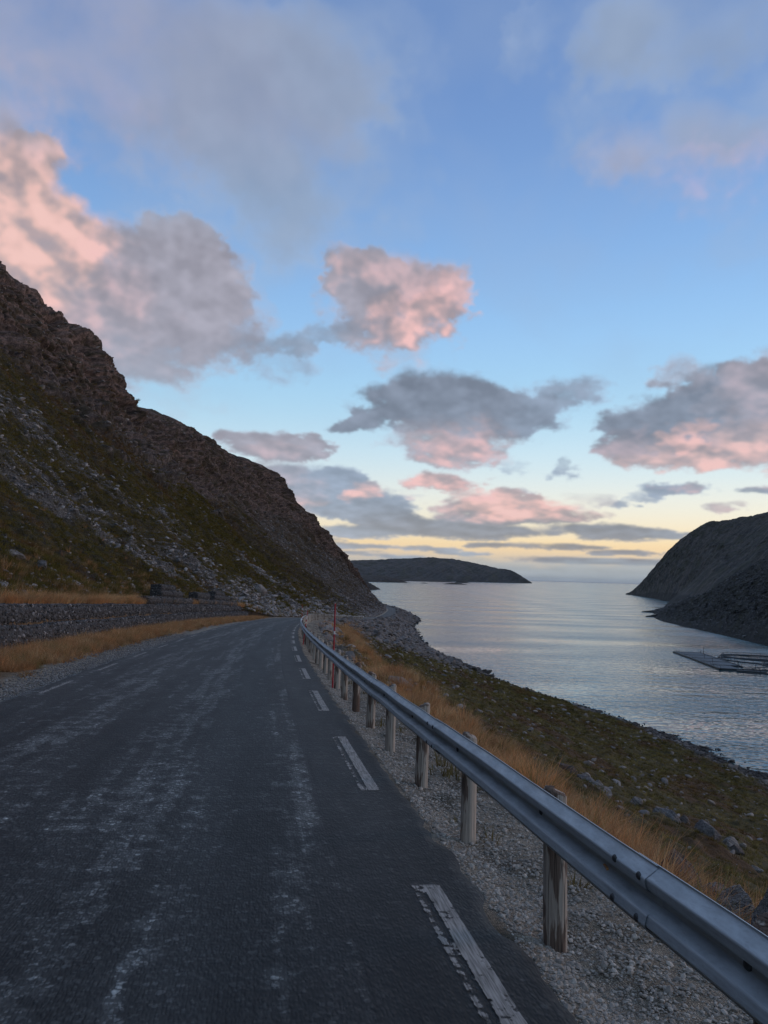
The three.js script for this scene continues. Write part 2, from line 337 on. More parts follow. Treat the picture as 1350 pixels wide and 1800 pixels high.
// half-width of the flat strip left of the road, and how high the slope starts above the road
const footT = (D) => lerp(lerp(-9.4, -10.9, smooth(46, 58, D)), -4.9, smooth(106, 128, D));
const footLift = (D) => lerp(lerp(1.75, 2.0, smooth(46, 58, D)), 0.15, smooth(104, 128, D));
const profile = curve([[0, 0, 0], [0.1, 0.11, 0.055], [0.22, 0.27, 0.175], [0.4, 0.50, 0.375], [0.55, 0.68, 0.555], [0.63, 0.765, 0.655], [0.72, 0.825, 0.775], [0.82, 0.885, 0.885], [0.93, 0.965, 0.972], [1, 1, 1.0]]);
// which part of the slope is cliff, scree or grass; w is the share of the way up
function mountainMix(D, w, p) {
  const nA = fbm2(D * 0.021, w * 3.1, 4), nB = fbm2(D * 0.06 + 9, w * 7 + 4, 4);
  const lowEnd = lerp(lerp(0.56, 0.46, smooth(120, 190, D)), 0.55, smooth(250, 330, D));
  const unit = smooth(255, 325, D + 60 * nA + 60 * nB + 45 * n2((D + 183 * w) * 0.075, w * 2.5) + 25 * n2((D + 183 * w) * 0.2, w * 5));          // beyond the gully: another rock, brown and overgrown
  let cliff = smooth(lowEnd - 0.05, lowEnd + 0.06, w + 0.10 * nA + 0.07 * nB);
  // scattered outcrops below the main face
  cliff = Math.max(cliff, smooth(0.20, 0.38, nB + 0.35 * nA - 0.22 + smooth(0.30, 0.55, w) * 0.45) * smooth(120, 170, D) * smooth(0.24, 0.38, w) * smooth(310, 270, D));
  // scree tongues run down the fall line and a little forwards; turf between them
  const fall = D + 183 * w + 9 * n2(D * 0.03, w * 5) + 5 * n2(D * 0.11 + 5, w * 14), streak = 0.55 * n2(fall * 0.16, w * 1.2) + 0.4 * n2(fall * 0.43, w * 3) + 0.35 * nB;
  const tongue = (c, h) => Math.exp(-(((fall - c) / h) ** 2));
  let s = 1.0 * tongue(117, 10) * smooth(0.04, 0.09, w) + 0.62 * tongue(176, 9) + 0.45 * tongue(146, 7) + 0.5 * tongue(236, 12) * smooth(0.35, 0.2, w) + 0.62 * smooth(100, 135, D) * smooth(0.17, 0.05, w) + 0.55 * smooth(300, 400, D + 60 * nA) - 0.35 * smooth(106, 96, fall);
  const scree = smooth(0.30, 0.75, s + 0.75 * streak - 0.02) * (0.75 + 0.25 * smooth(0.0, 0.3, streak));
  return { cliff, scree: scree * (1 - cliff), nA, nB, unit };
}
const mountainSt = [...stations(-90, 0, 18, 3.2, 0), ...stations(18.5, 30, 640, 0.24, 0.0025)];
const MV = 380, MBACK = 14;
const mountainPoint = (() => {
  const cache = {};
  return (D, w) => {                                   // undisturbed surface
    const t = footT(D), f = roadFrame(Math.min(D, 615)), k = D > 615 ? D - 615 : 0;
    const bx = f.x + f.nx * t - k * 0.4, by = f.y + footLift(D), bz = -D + f.nz * t;
    const [rx, ry] = rim(Math.min(D, 625));
    const [hx, hy] = profile(w);
    return [lerp(bx, rx, hx), lerp(by, ry, hy), bz + (rx - bx) * hx * 0.0];
  };
})();
function mountainSurface(D, w) {
  const p = mountainPoint(D, w), a = mountainPoint(D, Math.max(0, w - 0.01)), b = mountainPoint(D, Math.min(1, w + 0.01));
  let nx = b[1] - a[1], ny = -(b[0] - a[0]); const l = Math.hypot(nx, ny) || 1; nx /= l; ny /= l;
  const m = mountainMix(D, w, p), near = smooth(0, 0.06, w), endFade = smooth(625, 560, D) * 0.6 + 0.4;
  let d = 0;
  // buttresses and gullies down the whole face, stronger on the cliffs
  d += near * endFade * lerp(1.1, 3.6, m.cliff) * (ridge2(D * 0.026 + 2, w * 1.3, 2) - 0.1);
  d += near * endFade * 1.1 * fbm2(D * 0.09 + 4, w * 11, 2);
  // cliffs: beds of rock that dip gently, stepping in and out, and upright cracks
  const bedY = p[1] + 0.05 * D + 2.2 * fbm2(D * 0.03, p[1] * 0.04, 3);
  const bed = (q, s) => { const fr = q / s - Math.floor(q / s), h = n2(Math.floor(q / s) * 3.7 + s, D * 0.045 + Math.floor(q / s)); return (smooth(0, 0.18, fr) * smooth(1, 0.62, fr) - 0.5) * (0.55 + 0.45 * h) + 0.5 * h; };
  const crack = (x, y) => Math.pow(1 - Math.abs(n2(x, y)), 7);
  const rock = m.cliff * (1 - 0.45 * m.unit) * (1.5 * bed(bedY, 5.2) + 0.95 * bed(bedY + 0.9, 1.9) + 0.35 * bed(bedY, 0.9) - 1.7 * crack(D * 0.15 + 0.5 * n2(p[1] * 0.05, 2), p[1] * 0.03) - 0.9 * crack(D * 0.40 + 30, p[1] * 0.07) + 0.28 * fbm2(D * 0.34, p[1] * 0.34, 4));
  const loose = (1 - m.cliff) * (0.30 * m.scree * (n2(D * 1.4, w * 190) + 0.6 * n2(D * 3.3, w * 420)) + 0.34 * fbm2(D * 0.22 + 7, w * 26, 3) + 0.16 * n2(D * 1.1 + 3, w * 90));
  d += near * endFade * (rock + loose); d *= (1 - 0.55 * smooth(0.84, 1, w)) ;
  d += near * endFade * m.unit * (1 - 0.5 * smooth(0.84, 1, w)) * (2.6 * (ridge2((D + 120 * w) * 0.055 + 3, w * 0.9, 3) - 0.1) + 0.7 * fbm2((D + 150 * w) * 0.25, w * 8, 3));
  return { p: [p[0] + nx * d, p[1] + ny * d, p[2]], m, d, bedY };
}
{
  const rows = mountainSt, nj = MV + MBACK, V = (j) => j < MV ? j / (MV - 1) : 1;
  const g = sheet(rows.length, nj, (i, j) => {
    const D = rows[i], w = V(j), s = mountainSurface(D, w), q = s.p, m = s.m;
    if (j >= MV) { const k = (j - MV + 1) / MBACK; q[0] -= k * k * 60 + k * 10; q[1] += 3 * smooth(0, 0.3, k) * smooth(600, 450, D) - 30 * smooth(0.35, 1, k) * k - smooth(500, 600, D) * 14 * k + 0.8 * fbm2(D * 0.1, k * 6, 3); }
    if (j === 0) q[1] -= 3.5;
    // colour
    const nC = fbm2(D * 0.33 + 5, w * 34, 4), nD = fbm2(D * 0.05 + 51, w * 3.5 + 6, 3);
    let c = mix3(OLIVE, MOSS, smooth(-0.25, 0.25, nC)); c = mix3(c, HEATH, 0.85 * smooth(0.06, 0.36, nD * 0.8 + 0.3 * nC - 0.12 + 0.4 * smooth(0.3, 0.55, w)));
    c = mix3(c, [0.045, 0.043, 0.016], 0.7 * smooth(0.1, 0.5, n2(D * 0.75 + w * 40, w * 60 + 3)));
    c = mix3(c, [0.125, 0.100, 0.065], 0.6 * m.unit);
    const far = m.unit;
    c = mix3(c, mix3(SCREE, [0.185, 0.165, 0.148], m.unit * 0.9 + 0.2 * nC), m.scree * 0.92);
    const bedTone = Math.max(0.25, 1 + 0.5 * n2(s.bedY * 0.55, 4.2) + 0.45 * n2(s.bedY * 1.7, D * 0.02) + 0.25 * n2(s.bedY * 4, D * 0.05) + 0.4 * nC);
    let rc = mix3(CLIFF, [0.17, 0.15, 0.14], smooth(0.72, 0.45, w) * 0.85); rc = mix3(rc, [0.25, 0.185, 0.16], far * 0.8); rc = mul3(rc, bedTone);
    const ledge = smooth(0.05, 0.25, nC + 0.5 * nD + 0.04); rc = mix3(rc, [0.085, 0.066, 0.026], ledge * 0.8);
    c = mix3(c, rc, m.cliff);
    if (D < 122) c = mix3(c, SOIL, smooth(0.055, 0.015, w) * 0.8);
    return { p: q, c, uv: [D / 9, (w * 128 + (j >= MV ? (j - MV) * 4 : 0)) / 9] };
  });
  const mesh = add(new THREE.Mesh(g, landMat(rockTex, rockBump, 1, 0.35)), 'mountain');
  asStructure(mesh);
}

// ------------------------------------------------------------------ the slope between road and sea
// w: 0 at the edge of the gravel, 1 at the water line, up to 1.15 under water
const slopeT0 = 3.6;
function slopeMix(D, w, L) {
  const a = fbm2(D * 0.045 + 3, w * 4 + 1, 4), b = fbm2(D * 0.31, L * 0.31, 4);
  const far = smooth(92, 150, D - 165 * w + 40 * a + 24 * b);
  let rock = Math.max(smooth(0.90, 0.955, w + 0.02 * b), far * smooth(-0.28, 0.05, 0.16 + 0.75 * b + 0.5 * a));
  rock = Math.max(rock, 0.9 * smooth(235, 275, D + 40 * a) * smooth(0.5, 0.8, w + 0.25 * a));
  const mid = lerp(1.7, 4.4, smooth(10, 45, D)), half = lerp(1.25, 1.0, smooth(10, 30, D)) + 0.15 * smooth(45, 90, D), strip = smooth(half + 0.7, half - 0.5, Math.abs(L + 0.9 * a + 0.6 * b - mid)) * smooth(165, 105, D + 20 * b);
  return { rock, strip, a, b, far };
}
function slopeSurface(D, w) {
  const f = roadFrame(D), x0 = f.x + f.nx * slopeT0, z0 = -D + f.nz * slopeT0, y0 = f.y - 0.30, X1 = shoreX(D);
  const x = lerp(x0, X1, w), z = lerp(z0, -D, Math.min(1, w)), L = (X1 - x0) * w;
  const g = w * (1 + 0.46 * (1 - w));
  let y = y0 * (1 - g) + 0.20 * smooth(0.15, 1.1, L) * (1 - w) + 0.42 * smooth(0.3, 1.6, L) * smooth(6.5, 2.4, L) * smooth(160, 60, D);
  if (w > 1) y = -(w - 1) * 6;
  const m = slopeMix(D, w, L), shoreFade = smooth(1.0, 0.93, w), top = smooth(0.2, 2.2, L);
  y += top * shoreFade * (0.75 * m.a + 0.55 * fbm2(D * 0.16 + 7, L * 0.16, 3) + 0.26 * fbm2(D * 0.7, L * 0.7, 3)) + top * m.rock * 0.34 * (n2(D * 1.2, L * 1.2) + 0.6 * n2(D * 2.7, L * 2.7));
  if (w > 0.9 && w < 1.02) y += 0.12 * n2(D * 0.8, L * 0.8);
  return { p: [x, y, z], m, L };
}
{
  const rows = stations(-30, 14, 860, 0.22, 0.0042), cols = []; let L = 0; while (L < 1) { cols.push(L); L += 0.0022 + 0.012 * Math.pow(L, 1.0) * (L < 0.85 ? 0.55 : 0.25); } cols.push(1, 1.03, 1.08, 1.3);
  const g = sheet(rows.length, cols.length, (i, j) => {
    const D = rows[i], w = cols[j], s = slopeSurface(D, w), m = s.m;
    const nC = fbm2(D * 0.5 + 5, s.L * 0.5, 4), nD = fbm2(D * 0.06 + 11, s.L * 0.11 + 2, 3);
    let c = mix3(OLIVE, MOSS, smooth(-0.2, 0.25, nC)); c = mix3(c, HEATH, smooth(0.0, 0.3, nD + 0.25 * nC)); c = mix3(c, [0.125, 0.105, 0.045], 0.7 * smooth(0.05, 0.35, -nD + 0.35 * nC));
    c = mix3(c, [0.26, 0.135, 0.048], m.strip); if (D > 10) c = mix3(c, [0.17, 0.145, 0.12], smooth(3.0, 1.4, s.L) * (1 - m.strip) * smooth(-0.3, 0.2, nC));
    c = mix3(c, mix3([0.20, 0.188, 0.175], [0.155, 0.115, 0.08], smooth(-0.1, 0.3, nC)), m.rock);
    c = mix3(c, [0.05, 0.048, 0.045], smooth(0.955, 0.985, w));
    if (s.L < 0.9) c = mix3([0.20, 0.185, 0.165], c, smooth(0.1, 0.9, s.L + 0.5 * nC));
    return { p: s.p, c, uv: [D / 5, s.L / 5] };
  });
  asStructure(add(new THREE.Mesh(g, landMat(tuftTex, tuftBump, 1, 0.12)), 'hillside'));
}

// ------------------------------------------------------------------ left verge: from the asphalt to the foot of the mountain
{
  const rows = stations(-60, 12, 640, 0.3, 0.006), NJ = 40;
  const g = sheet(rows.length, NJ, (i, j) => {
    const D = rows[i], k = j / (NJ - 1), t = lerp(-2.75, footT(D) - 1.2, k), f = roadFrame(D), up = smooth(96, 126, D);
    const back = smooth(-7.75, -8.0, t) * (1 - smooth(104, 118, D));            // the terrace behind the stone baskets
    let y = -0.09 - 0.12 * smooth(-2.9, -4.2, t) + 0.07 * fbm2(D * 0.5, t * 0.6, 3) * smooth(-2.9, -4, t) + back * 1.62 + 0.15 * smooth(-8.2, -10, t) ;
    y = lerp(y, -0.10 + 0.1 * fbm2(D * 0.5, t * 0.6, 3) + 0.12 * smooth(-3.4, -5, t), up);
    const nC = fbm2(D * 0.8, t * 0.8, 4);
    let c = mix3([0.42, 0.375, 0.30], [0.23, 0.145, 0.065], smooth(-4.2, -5.4, t + 1.0 * nC)); c = mix3(c, [0.11, 0.075, 0.035], 0.6 * smooth(0, 0.4, nC) * smooth(-3.5, -4.2, t));
    return { p: [f.x + f.nx * t, f.y + y, -D + f.nz * t], c, uv: [D / 4, t / 4] };
  });
  asStructure(add(new THREE.Mesh(g, landMat(tuftTex, tuftBump, 1, 0.05)), 'verge'));
}
// ------------------------------------------------------------------ road: asphalt, worn edge lines, gravel shoulder
// one print of the surface: 6 m across, 18 m along; stones in black binder, worn pale and stony between the wheel tracks
const roadStones = (u, v) => { const w = (v * 3) % 1, [e, id] = tileCells(u, w, 300, 2), [e2, id2] = tileCells(u, w, 150, 6); return [0.75 * Math.pow(id, 4) * smooth(0.05, 0.3, e) + 1.15 * Math.pow(id2, 8) * smooth(0.1, 0.35, e2), smooth(0, 0.3, e) * (0.3 + id) * 0.6 + 0.4 * id2 * smooth(0, 0.3, e2), smooth(0.12, 0, e)]; };
const asphaltTex = texture(2048, (u, v) => {
  const t = -3 + 6 * u, [st, , gap] = roadStones(u, v), w3 = (v * 3) % 1;
  const track = Math.exp(-(((t - 1.25) / 0.40) ** 2)) + 0.9 * Math.exp(-(((t + 0.35) / 0.30) ** 2)) + 0.6 * Math.exp(-(((t + 2.1) / 0.4) ** 2));
  const fine = tileFbm(u, w3, 26, 4, 53), mid = tileFbm(u, v, 7, 4, 57), lane = tileFbm(u * 5, v, 5, 4, 59), worn = smooth(0.0, 0.34, 0.03 + 0.30 * mid + 0.60 * fine + 0.70 * lane - 0.26 * track + 0.16 * Math.exp(-(((t - 0.45) / 0.38) ** 2)) + 0.10 * Math.exp(-(((t + 1.25) / 0.45) ** 2))) * (t > 2.05 ? 0.12 : 1);
  const seam = Math.exp(-(((t - 2.07 + 0.04 * tileNoise(u * 0 + 0.3, v, 5, 3)) / 0.016) ** 2)) * smooth(-0.3, 0.2, tileNoise(0.7, v, 9, 8));
  let a = lerp(0.020, 0.055, worn) * (1 + 0.5 * fine - 0.35 * gap) + st * lerp(0.055, 0.26, worn) * (t > 2.05 ? 0.5 : 1);
  a *= 1 - 0.6 * seam; return [a * 0.98, a * 1.03, a * 0.98];
}, true);
const asphaltBump = texture(1024, (u, v) => clamp(0.2 + 0.6 * roadStones(u, v)[1]));
const asphaltMat = new THREE.MeshPhysicalMaterial({ vertexColors: true, map: asphaltTex, bumpMap: asphaltBump, bumpScale: 0.010, roughness: 0.66, specularIntensity: 0.8 });
const rightEdge = (D) => 2.96 + 0.045 * n2(D * 0.9, 2) + 0.03 * n2(D * 3.1, 7), leftEdge = (D) => -2.93 - 0.06 * n2(D * 0.7, 12) - 0.03 * n2(D * 2.6, 17);
{
  const rows = stations(-30, 9, 800, 0.085, 0.0075), NJ = 96;
  const g = sheet(rows.length, NJ, (i, j) => {
    const D = rows[i], k = j / (NJ - 1), t = lerp(leftEdge(D), rightEdge(D), k), f = roadFrame(D);
    const fine = fbm2(D * 2.6, t * 2.6, 3), long = fbm2(D * 0.09, t * 1.1 + 9, 3), mid = fbm2(D * 0.45 + 7, t * 1.3 + 2, 4);
    const track = Math.exp(-(((t - 1.25) / 0.42) ** 2)) + Math.exp(-(((t + 0.35) / 0.36) ** 2)) * 0.8 + Math.exp(-(((t + 2.1) / 0.4) ** 2)) * 0.6;
    const a = clamp(1 + 0.7 * long + 0.45 * mid + 0.2 * fine - 0.12 * track, 0.45, 1.9);
    const y = 0.018 * (1 - (t / 3) ** 2) - 0.012 * track + (k === 0 || k === 1 ? -0.05 : 0);
    return { p: [f.x + f.nx * t, f.y + y, -D + f.nz * t], c: [a, a, a], uv: [(t + 3) / 6, D / 18] };
  });
  const road = asStructure(add(new THREE.Mesh(g, asphaltMat), 'road'));
  // the edge lines: broken dashes of old thermoplastic, each a sheet with its worn-out patches missing
  const wear = (seed, wide) => texture(256, (u, v) => {                     // u across, v along
    const n = tileFbm(u * 0.5, v * 8, 8, 5, seed), q = tileNoise(u * 0.5, v * 3, 3, seed + 9);
    let keep = wide ? Math.max(smooth(0.02, 0.06, u) * smooth(0.25, 0.18, u) * 0.47, smooth(0.38, 0.44, u) * smooth(0.985, 0.95, u), 0.6 * smooth(0.06, 0.04, Math.min(v, 1 - v)) * smooth(0.05, 0.08, u) * smooth(0.985, 0.95, u)) : smooth(0.0, 0.1, u) * smooth(1, 0.9, u);
    return clamp((keep * 1.25 + 1.5 * n + 0.6 * q - (wide ? 0.28 : 0.68)) * 2.2) * smooth(0, 0.015, v) * smooth(1, 0.985, v);
  });
  const paintTex = texture(256, (u, v) => { const n = tileFbm(u, v, 16, 5, 71); return [0.28 + 0.36 * n, 0.272 + 0.35 * n, 0.25 + 0.33 * n].map((x) => clamp(x)); }, true);
  const mats = [81, 92, 103, 114].map((s, i) => { const m = new THREE.MeshStandardMaterial({ map: paintTex, alphaMap: wear(s, i < 2), transparent: true, roughness: 0.7 }); return m; });
  const dash = (D0, D1, t, w, m) => {
    const n = Math.max(3, Math.ceil((D1 - D0) / 0.25));
    const g = sheet(n, 2, (i, j) => { const D = lerp(D0, D1, i / (n - 1)), tt = t + (j - 0.5) * w; const p = onRoad(D, tt, 0.018 * (1 - (tt / 3) ** 2) + 0.005 - 0.012 * Math.exp(-(((tt + 2.1) / 0.4) ** 2)) * 0.6); return { p, uv: [j, i / (n - 1)] }; }, false);
    add(new THREE.Mesh(g, m), 'edge_line', road);
  };
  for (let k = 0; k < 44; k++) dash(1.65 + 5.5 * k, 1.65 + 5.5 * k + 3.05, 2.60, 0.20, mats[k % 2]);
  for (let k = -1; k < 26; k++) dash(15.0 + 4.95 * k, 15.0 + 4.95 * k + 2.4, -2.6, 0.10, mats[2 + (k + 2) % 2]);
}
const gravelTex = texture(1024, (u, v) => { const [e, id] = tileCells(u, v, 96, 21), [e2, id2] = tileCells(u, v, 190, 22), a = tileFbm(u, v, 5, 5, 61); const s = 0.5 + 0.2 * a + 0.45 * (id - 0.5) * smooth(0.02, 0.2, e) + 0.3 * (id2 - 0.5) - 0.32 * smooth(0.16, 0, e); return [s, s * 0.985, s * 0.96].map((x) => clamp(x)); });
const gravelBump = texture(1024, (u, v) => { const [e, id, d] = tileCells(u, v, 96, 21), [e2, id2] = tileCells(u, v, 190, 22); return clamp(0.2 + 0.5 * smooth(0, 0.5, e) * (0.4 + 0.6 * id) + 0.2 * smooth(0, 0.4, e2) * id2); });
{
  const rows = stations(-30, 9, 700, 0.12, 0.01), NJ = 26;
  const g = sheet(rows.length, NJ, (i, j) => {
    const D = rows[i], k = j / (NJ - 1), t = lerp(2.85, 4.5, k), f = roadFrame(D), n = fbm2(D * 1.1, t * 1.1, 4);
    const y = lerp(-0.02, -0.10, smooth(2.9, 3.3, t)) - 0.03 * smooth(3.6, 4.5, t) + 0.05 * n * smooth(2.95, 3.3, t);
    let c = mix3([0.60, 0.54, 0.43], [0.46, 0.39, 0.285], smooth(-0.2, 0.35, n)); c = mix3(c, [0.14, 0.115, 0.07], 0.8 * smooth(0.12, 0.4, fbm2(D * 0.6 + 4, t * 0.9, 3) + 0.18 * smooth(3.3, 4.2, t)));
    return { p: [f.x + f.nx * t, f.y + y, -D + f.nz * t], c, uv: [t / 1.3, D / 1.3] };
  });
  asStructure(add(new THREE.Mesh(g, new THREE.MeshStandardMaterial({ vertexColors: true, map: gravelTex, bumpMap: gravelBump, bumpScale: 0.018, roughness: 0.95 })), 'gravel_shoulder'));
}
const shoulderY = (D, t) => { const n = fbm2(D * 1.1, t * 1.1, 4); return lerp(-0.02, -0.10, smooth(2.9, 3.3, t)) - 0.03 * smooth(3.6, 4.5, t) + 0.05 * n * smooth(2.95, 3.3, t); };
// ------------------------------------------------------------------ the sea, one sheet to the horizon
{
  const S = 330, N = 2048, TAU = Math.PI * 2, R = rng(77);
  const waves = [];
  for (let i = 0; i < 64; i++) {                          // wave trains that run up and down the fjord, most of them short
    const len = 0.9 * Math.pow(12, Math.pow(R(), 1.3)), k = S / len, dir = Math.PI / 2 + (R() + R() + R() - 1.5) * 1.15;
    const kx = Math.round(k * Math.cos(dir)), ky = Math.round(k * Math.sin(dir)), kk = Math.hypot(kx, ky) || 1;
    waves.push({ kx, ky, ph: R() * TAU, sx: 0.034 * Math.pow(len, -0.35) * kx / kk, sy: 0.034 * Math.pow(len, -0.35) * ky / kk });
  }
  const tab = waves.map((w) => { const c = new Float32Array(N), s = new Float32Array(N), c2 = new Float32Array(N), s2 = new Float32Array(N); for (let i = 0; i < N; i++) { c[i] = Math.cos(TAU * w.kx * i / N); s[i] = Math.sin(TAU * w.kx * i / N); c2[i] = Math.cos(TAU * w.ky * i / N + w.ph); s2[i] = Math.sin(TAU * w.ky * i / N + w.ph); } return { c, s, c2, s2 }; });
  const data = new Uint8Array(N * N * 4), rough = new Uint8Array(N / 4 * (N / 4) * 4);
  const sxr = new Float32Array(N), syr = new Float32Array(N);
  for (let j = 0; j < N; j++) {
    sxr.fill(0); syr.fill(0);
    for (let q = 0; q < waves.length; q++) { const w = waves[q], T = tab[q], C = T.c2[j], Sn = T.s2[j], c = T.c, s = T.s; for (let i = 0; i < N; i++) { const v = c[i] * C - s[i] * Sn; sxr[i] += w.sx * v; syr[i] += w.sy * v; } }
    for (let i = 0; i < N; i++) {
      const u = i / N, v = j / N;
      // gusts: long bands across the fjord, with slick smoother water between
      const gust = i % 4 === 0 || true ? clamp(0.55 + 1.25 * tileNoise(u + 0.03 * tileNoise(u, v, 3, 5), v * 3 % 1, 2, 4) + 0.55 * tileNoise(u, v * 2 % 1, 6, 9)) : 0;
      const a = lerp(0.30, 1.35, gust), nx = -sxr[i] * a, ny = -syr[i] * a, l = Math.hypot(nx, ny, 1), o = (j * N + i) * 4;
      data[o] = 127.5 + 127.5 * clamp(nx / l * 2, -1, 1); data[o + 1] = 127.5 + 127.5 * clamp(ny / l * 2, -1, 1); data[o + 2] = 255; data[o + 3] = 255;
      if (i % 4 === 0 && j % 4 === 0) { const p = ((j / 4) * (N / 4) + i / 4) * 4, r = 255 * lerp(0.3, 1, gust); rough[p] = rough[p + 1] = rough[p + 2] = r; rough[p + 3] = 255; }
    }
  }
  const tex = (d, n) => { const t = new THREE.DataTexture(d, n, n, THREE.RGBAFormat); t.wrapS = t.wrapT = THREE.RepeatWrapping; t.magFilter = THREE.LinearFilter; t.minFilter = THREE.LinearMipmapLinearFilter; t.generateMipmaps = true; t.needsUpdate = true; return t; };
  const m = new THREE.MeshPhysicalMaterial({ color: new THREE.Color().setRGB(0.05, 0.125, 0.14), roughness: 0.22, roughnessMap: tex(rough, N / 4), ior: 1.6, normalMap: tex(data, N) });
  m.normalScale.set(0.38, 0.38);
  const rr = []; for (let r = 20; r < 60000; r *= 1.06) rr.push(r); rr.push(60000);
  const NA = 181, g = sheet(rr.length, NA, (i, j) => { const a = (j / (NA - 1)) * TAU, x = rr[i] * Math.cos(a), z = rr[i] * Math.sin(a); return { p: [x, 0, z], uv: [(x - 60) / S, (-z - 150) / S] }; }, false);
  const up = g.attributes.normal; for (let i = 0; i < up.count; i++) up.setXYZ(i, 0, 1, 0);
  const ix = g.index.array; if (true) { const p = g.attributes.position, A = new THREE.Vector3().fromBufferAttribute(p, ix[0]), B = new THREE.Vector3().fromBufferAttribute(p, ix[1]), C = new THREE.Vector3().fromBufferAttribute(p, ix[2]); if (B.sub(A).cross(C.sub(A)).y < 0) for (let i = 0; i < ix.length; i += 3) { const t = ix[i + 1]; ix[i + 1] = ix[i + 2]; ix[i + 2] = t; } }
  asStructure(add(new THREE.Mesh(g, m), 'sea'));
}
// ------------------------------------------------------------------ land across the water: rows of [s, foot x, foot z, top x, top y, top z]
function hill(name, rows, ns, nv, o) {
  const c = curve(rows), back = o.back;
  const g = sheet(ns, nv + 8, (i, j) => {
    const s = i / (ns - 1), [fx, fz, tx, ty, tz] = c(s);
    let w = j / (nv - 1), q;
    const bulge = o.bulge ?? 0.25;
    if (j < nv) { const h = w - bulge * w * (1 - w) * 0.6, v = w + bulge * w * (1 - w) * 1.6 - (o.toe ?? 0) * (1 - w) * w * (1 - w); q = [lerp(fx, tx, h), lerp(o.base ?? -1, ty, Math.min(v, 1.02)), lerp(fz, tz, h)]; }
    else { const k = (j - nv + 1) / 8; w = 1; q = [tx + back[0] * k, lerp(ty, -3, k * k), tz + back[1] * k]; }
    const S = o.scale, d = Math.hypot(q[0], q[2]);
    const n1 = ridge2(q[0] * S + q[2] * S * 0.6, w * 1.4 + q[1] * S * 0.4, 3), nf = fbm2(q[0] * S * 5 + q[1] * S * 2, q[2] * S * 5, 4), ng = fbm2(q[0] * S * 22 + q[1] * S * 9, q[2] * S * 22, 3);
    const amp = Math.min(1, w * 5) * (0.35 + 0.65 * Math.min(1, ty / (o.ref ?? 60)));
    q[1] += amp * (o.rough * 0.8 * n1 * (1 - 0.6 * w) + o.rough * 0.5 * nf + o.rough * 0.22 * ng); q[0] += amp * o.rough * 0.8 * nf;
    let col = mix3(o.low, o.high, smooth(0.1, 0.8, w + 0.5 * nf)); col = mix3(col, o.accent, smooth(-0.05, 0.3, ng + 0.6 * nf) * 0.8); col = mix3(col, o.grass, smooth(0.05, 0.35, fbm2(q[0] * S * 3 + 7, q[2] * S * 3 + q[1] * S * 3, 3)) * 0.7);
    const run = n2(s * ns * 0.11 + w * 5, w * 2.2) + 0.6 * n2(s * ns * 0.33 + w * 9, w * 4); col = mix3(col, o.accent, 0.75 * smooth(0.15, 0.7, run)); col = mix3(col, o.grass, 0.6 * smooth(0.2, 0.8, -run));
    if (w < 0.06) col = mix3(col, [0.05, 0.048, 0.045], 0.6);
    return { p: q, c: col, uv: [(q[0] + q[2]) / (o.tile ?? 40), (q[1] + q[2] * 0.4) / (o.tile ?? 40)] };
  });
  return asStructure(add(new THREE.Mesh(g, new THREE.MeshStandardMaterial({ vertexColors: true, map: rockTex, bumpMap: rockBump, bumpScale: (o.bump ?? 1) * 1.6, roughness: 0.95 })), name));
}
hill('headland', [   // the big dark hill on the right, from its point back to beyond the frame
  [0, 649, -2032, 655, 1, -2040], [0.06, 640, -1960, 664, 17, -1990], [0.13, 622, -1860, 676, 54, -1920], [0.2, 604, -1770, 681, 88, -1850], [0.27, 585, -1680, 689, 119, -1790], [0.36, 555, -1560, 705, 152, -1720], [0.42, 535, -1480, 712, 166, -1660], [0.5, 522, -1420, 738, 170, -1600], [0.58, 500, -1280, 768, 178, -1520], [0.7, 425, -1105, 850, 195, -1380], [0.85, 330, -900, 900, 215, -1150], [1, 300, -700, 980, 235, -900]],
  420, 130, { back: [260, -200], rough: 10, ref: 90, scale: 0.006, bulge: 0.35, low: [0.13, 0.125, 0.12], high: [0.11, 0.092, 0.066], accent: [0.22, 0.185, 0.155], grass: [0.085, 0.085, 0.036], tile: 60, bump: 2.5 });
hill('rocky_shore', [   // the nearer rough knoll at its foot
  [0, 282, -800, 300, 2, -830], [0.08, 268, -745, 310, 8, -815], [0.18, 242, -682, 325, 15, -810], [0.3, 221, -585, 340, 24, -790], [0.42, 211, -495, 350, 42, -750], [0.55, 198, -400, 356, 57, -700], [0.7, 188, -320, 350, 70, -560], [0.85, 188, -240, 350, 80, -400], [1, 200, -120, 360, 90, -200]],
  520, 150, { back: [120, -60], rough: 5.5, ref: 30, scale: 0.016, bulge: 0.3, low: [0.085, 0.082, 0.078], high: [0.06, 0.055, 0.045], accent: [0.13, 0.125, 0.12], grass: [0.06, 0.058, 0.02], tile: 22, bump: 1.2 });
hill('rocky_point', [   // low tongues of rock that run out from it
  [0, 238, -690, 240, 0.6, -694], [0.4, 246, -694, 252, 2.2, -702], [1, 275, -700, 285, 6, -720]], 90, 20, { back: [10, -20], rough: 1, ref: 5, scale: 0.05, low: [0.05, 0.05, 0.05], high: [0.06, 0.058, 0.05], accent: [0.07, 0.07, 0.07], grass: [0.05, 0.05, 0.03], tile: 12 });
hill('rocky_point', [
  [0, 272, -800, 275, 0.8, -806], [0.5, 285, -796, 292, 3, -808], [1, 305, -790, 318, 8, -815]], 90, 20, { back: [10, -20], rough: 1, ref: 5, scale: 0.05, low: [0.05, 0.05, 0.05], high: [0.06, 0.058, 0.05], accent: [0.07, 0.07, 0.07], grass: [0.05, 0.05, 0.03], tile: 12 });
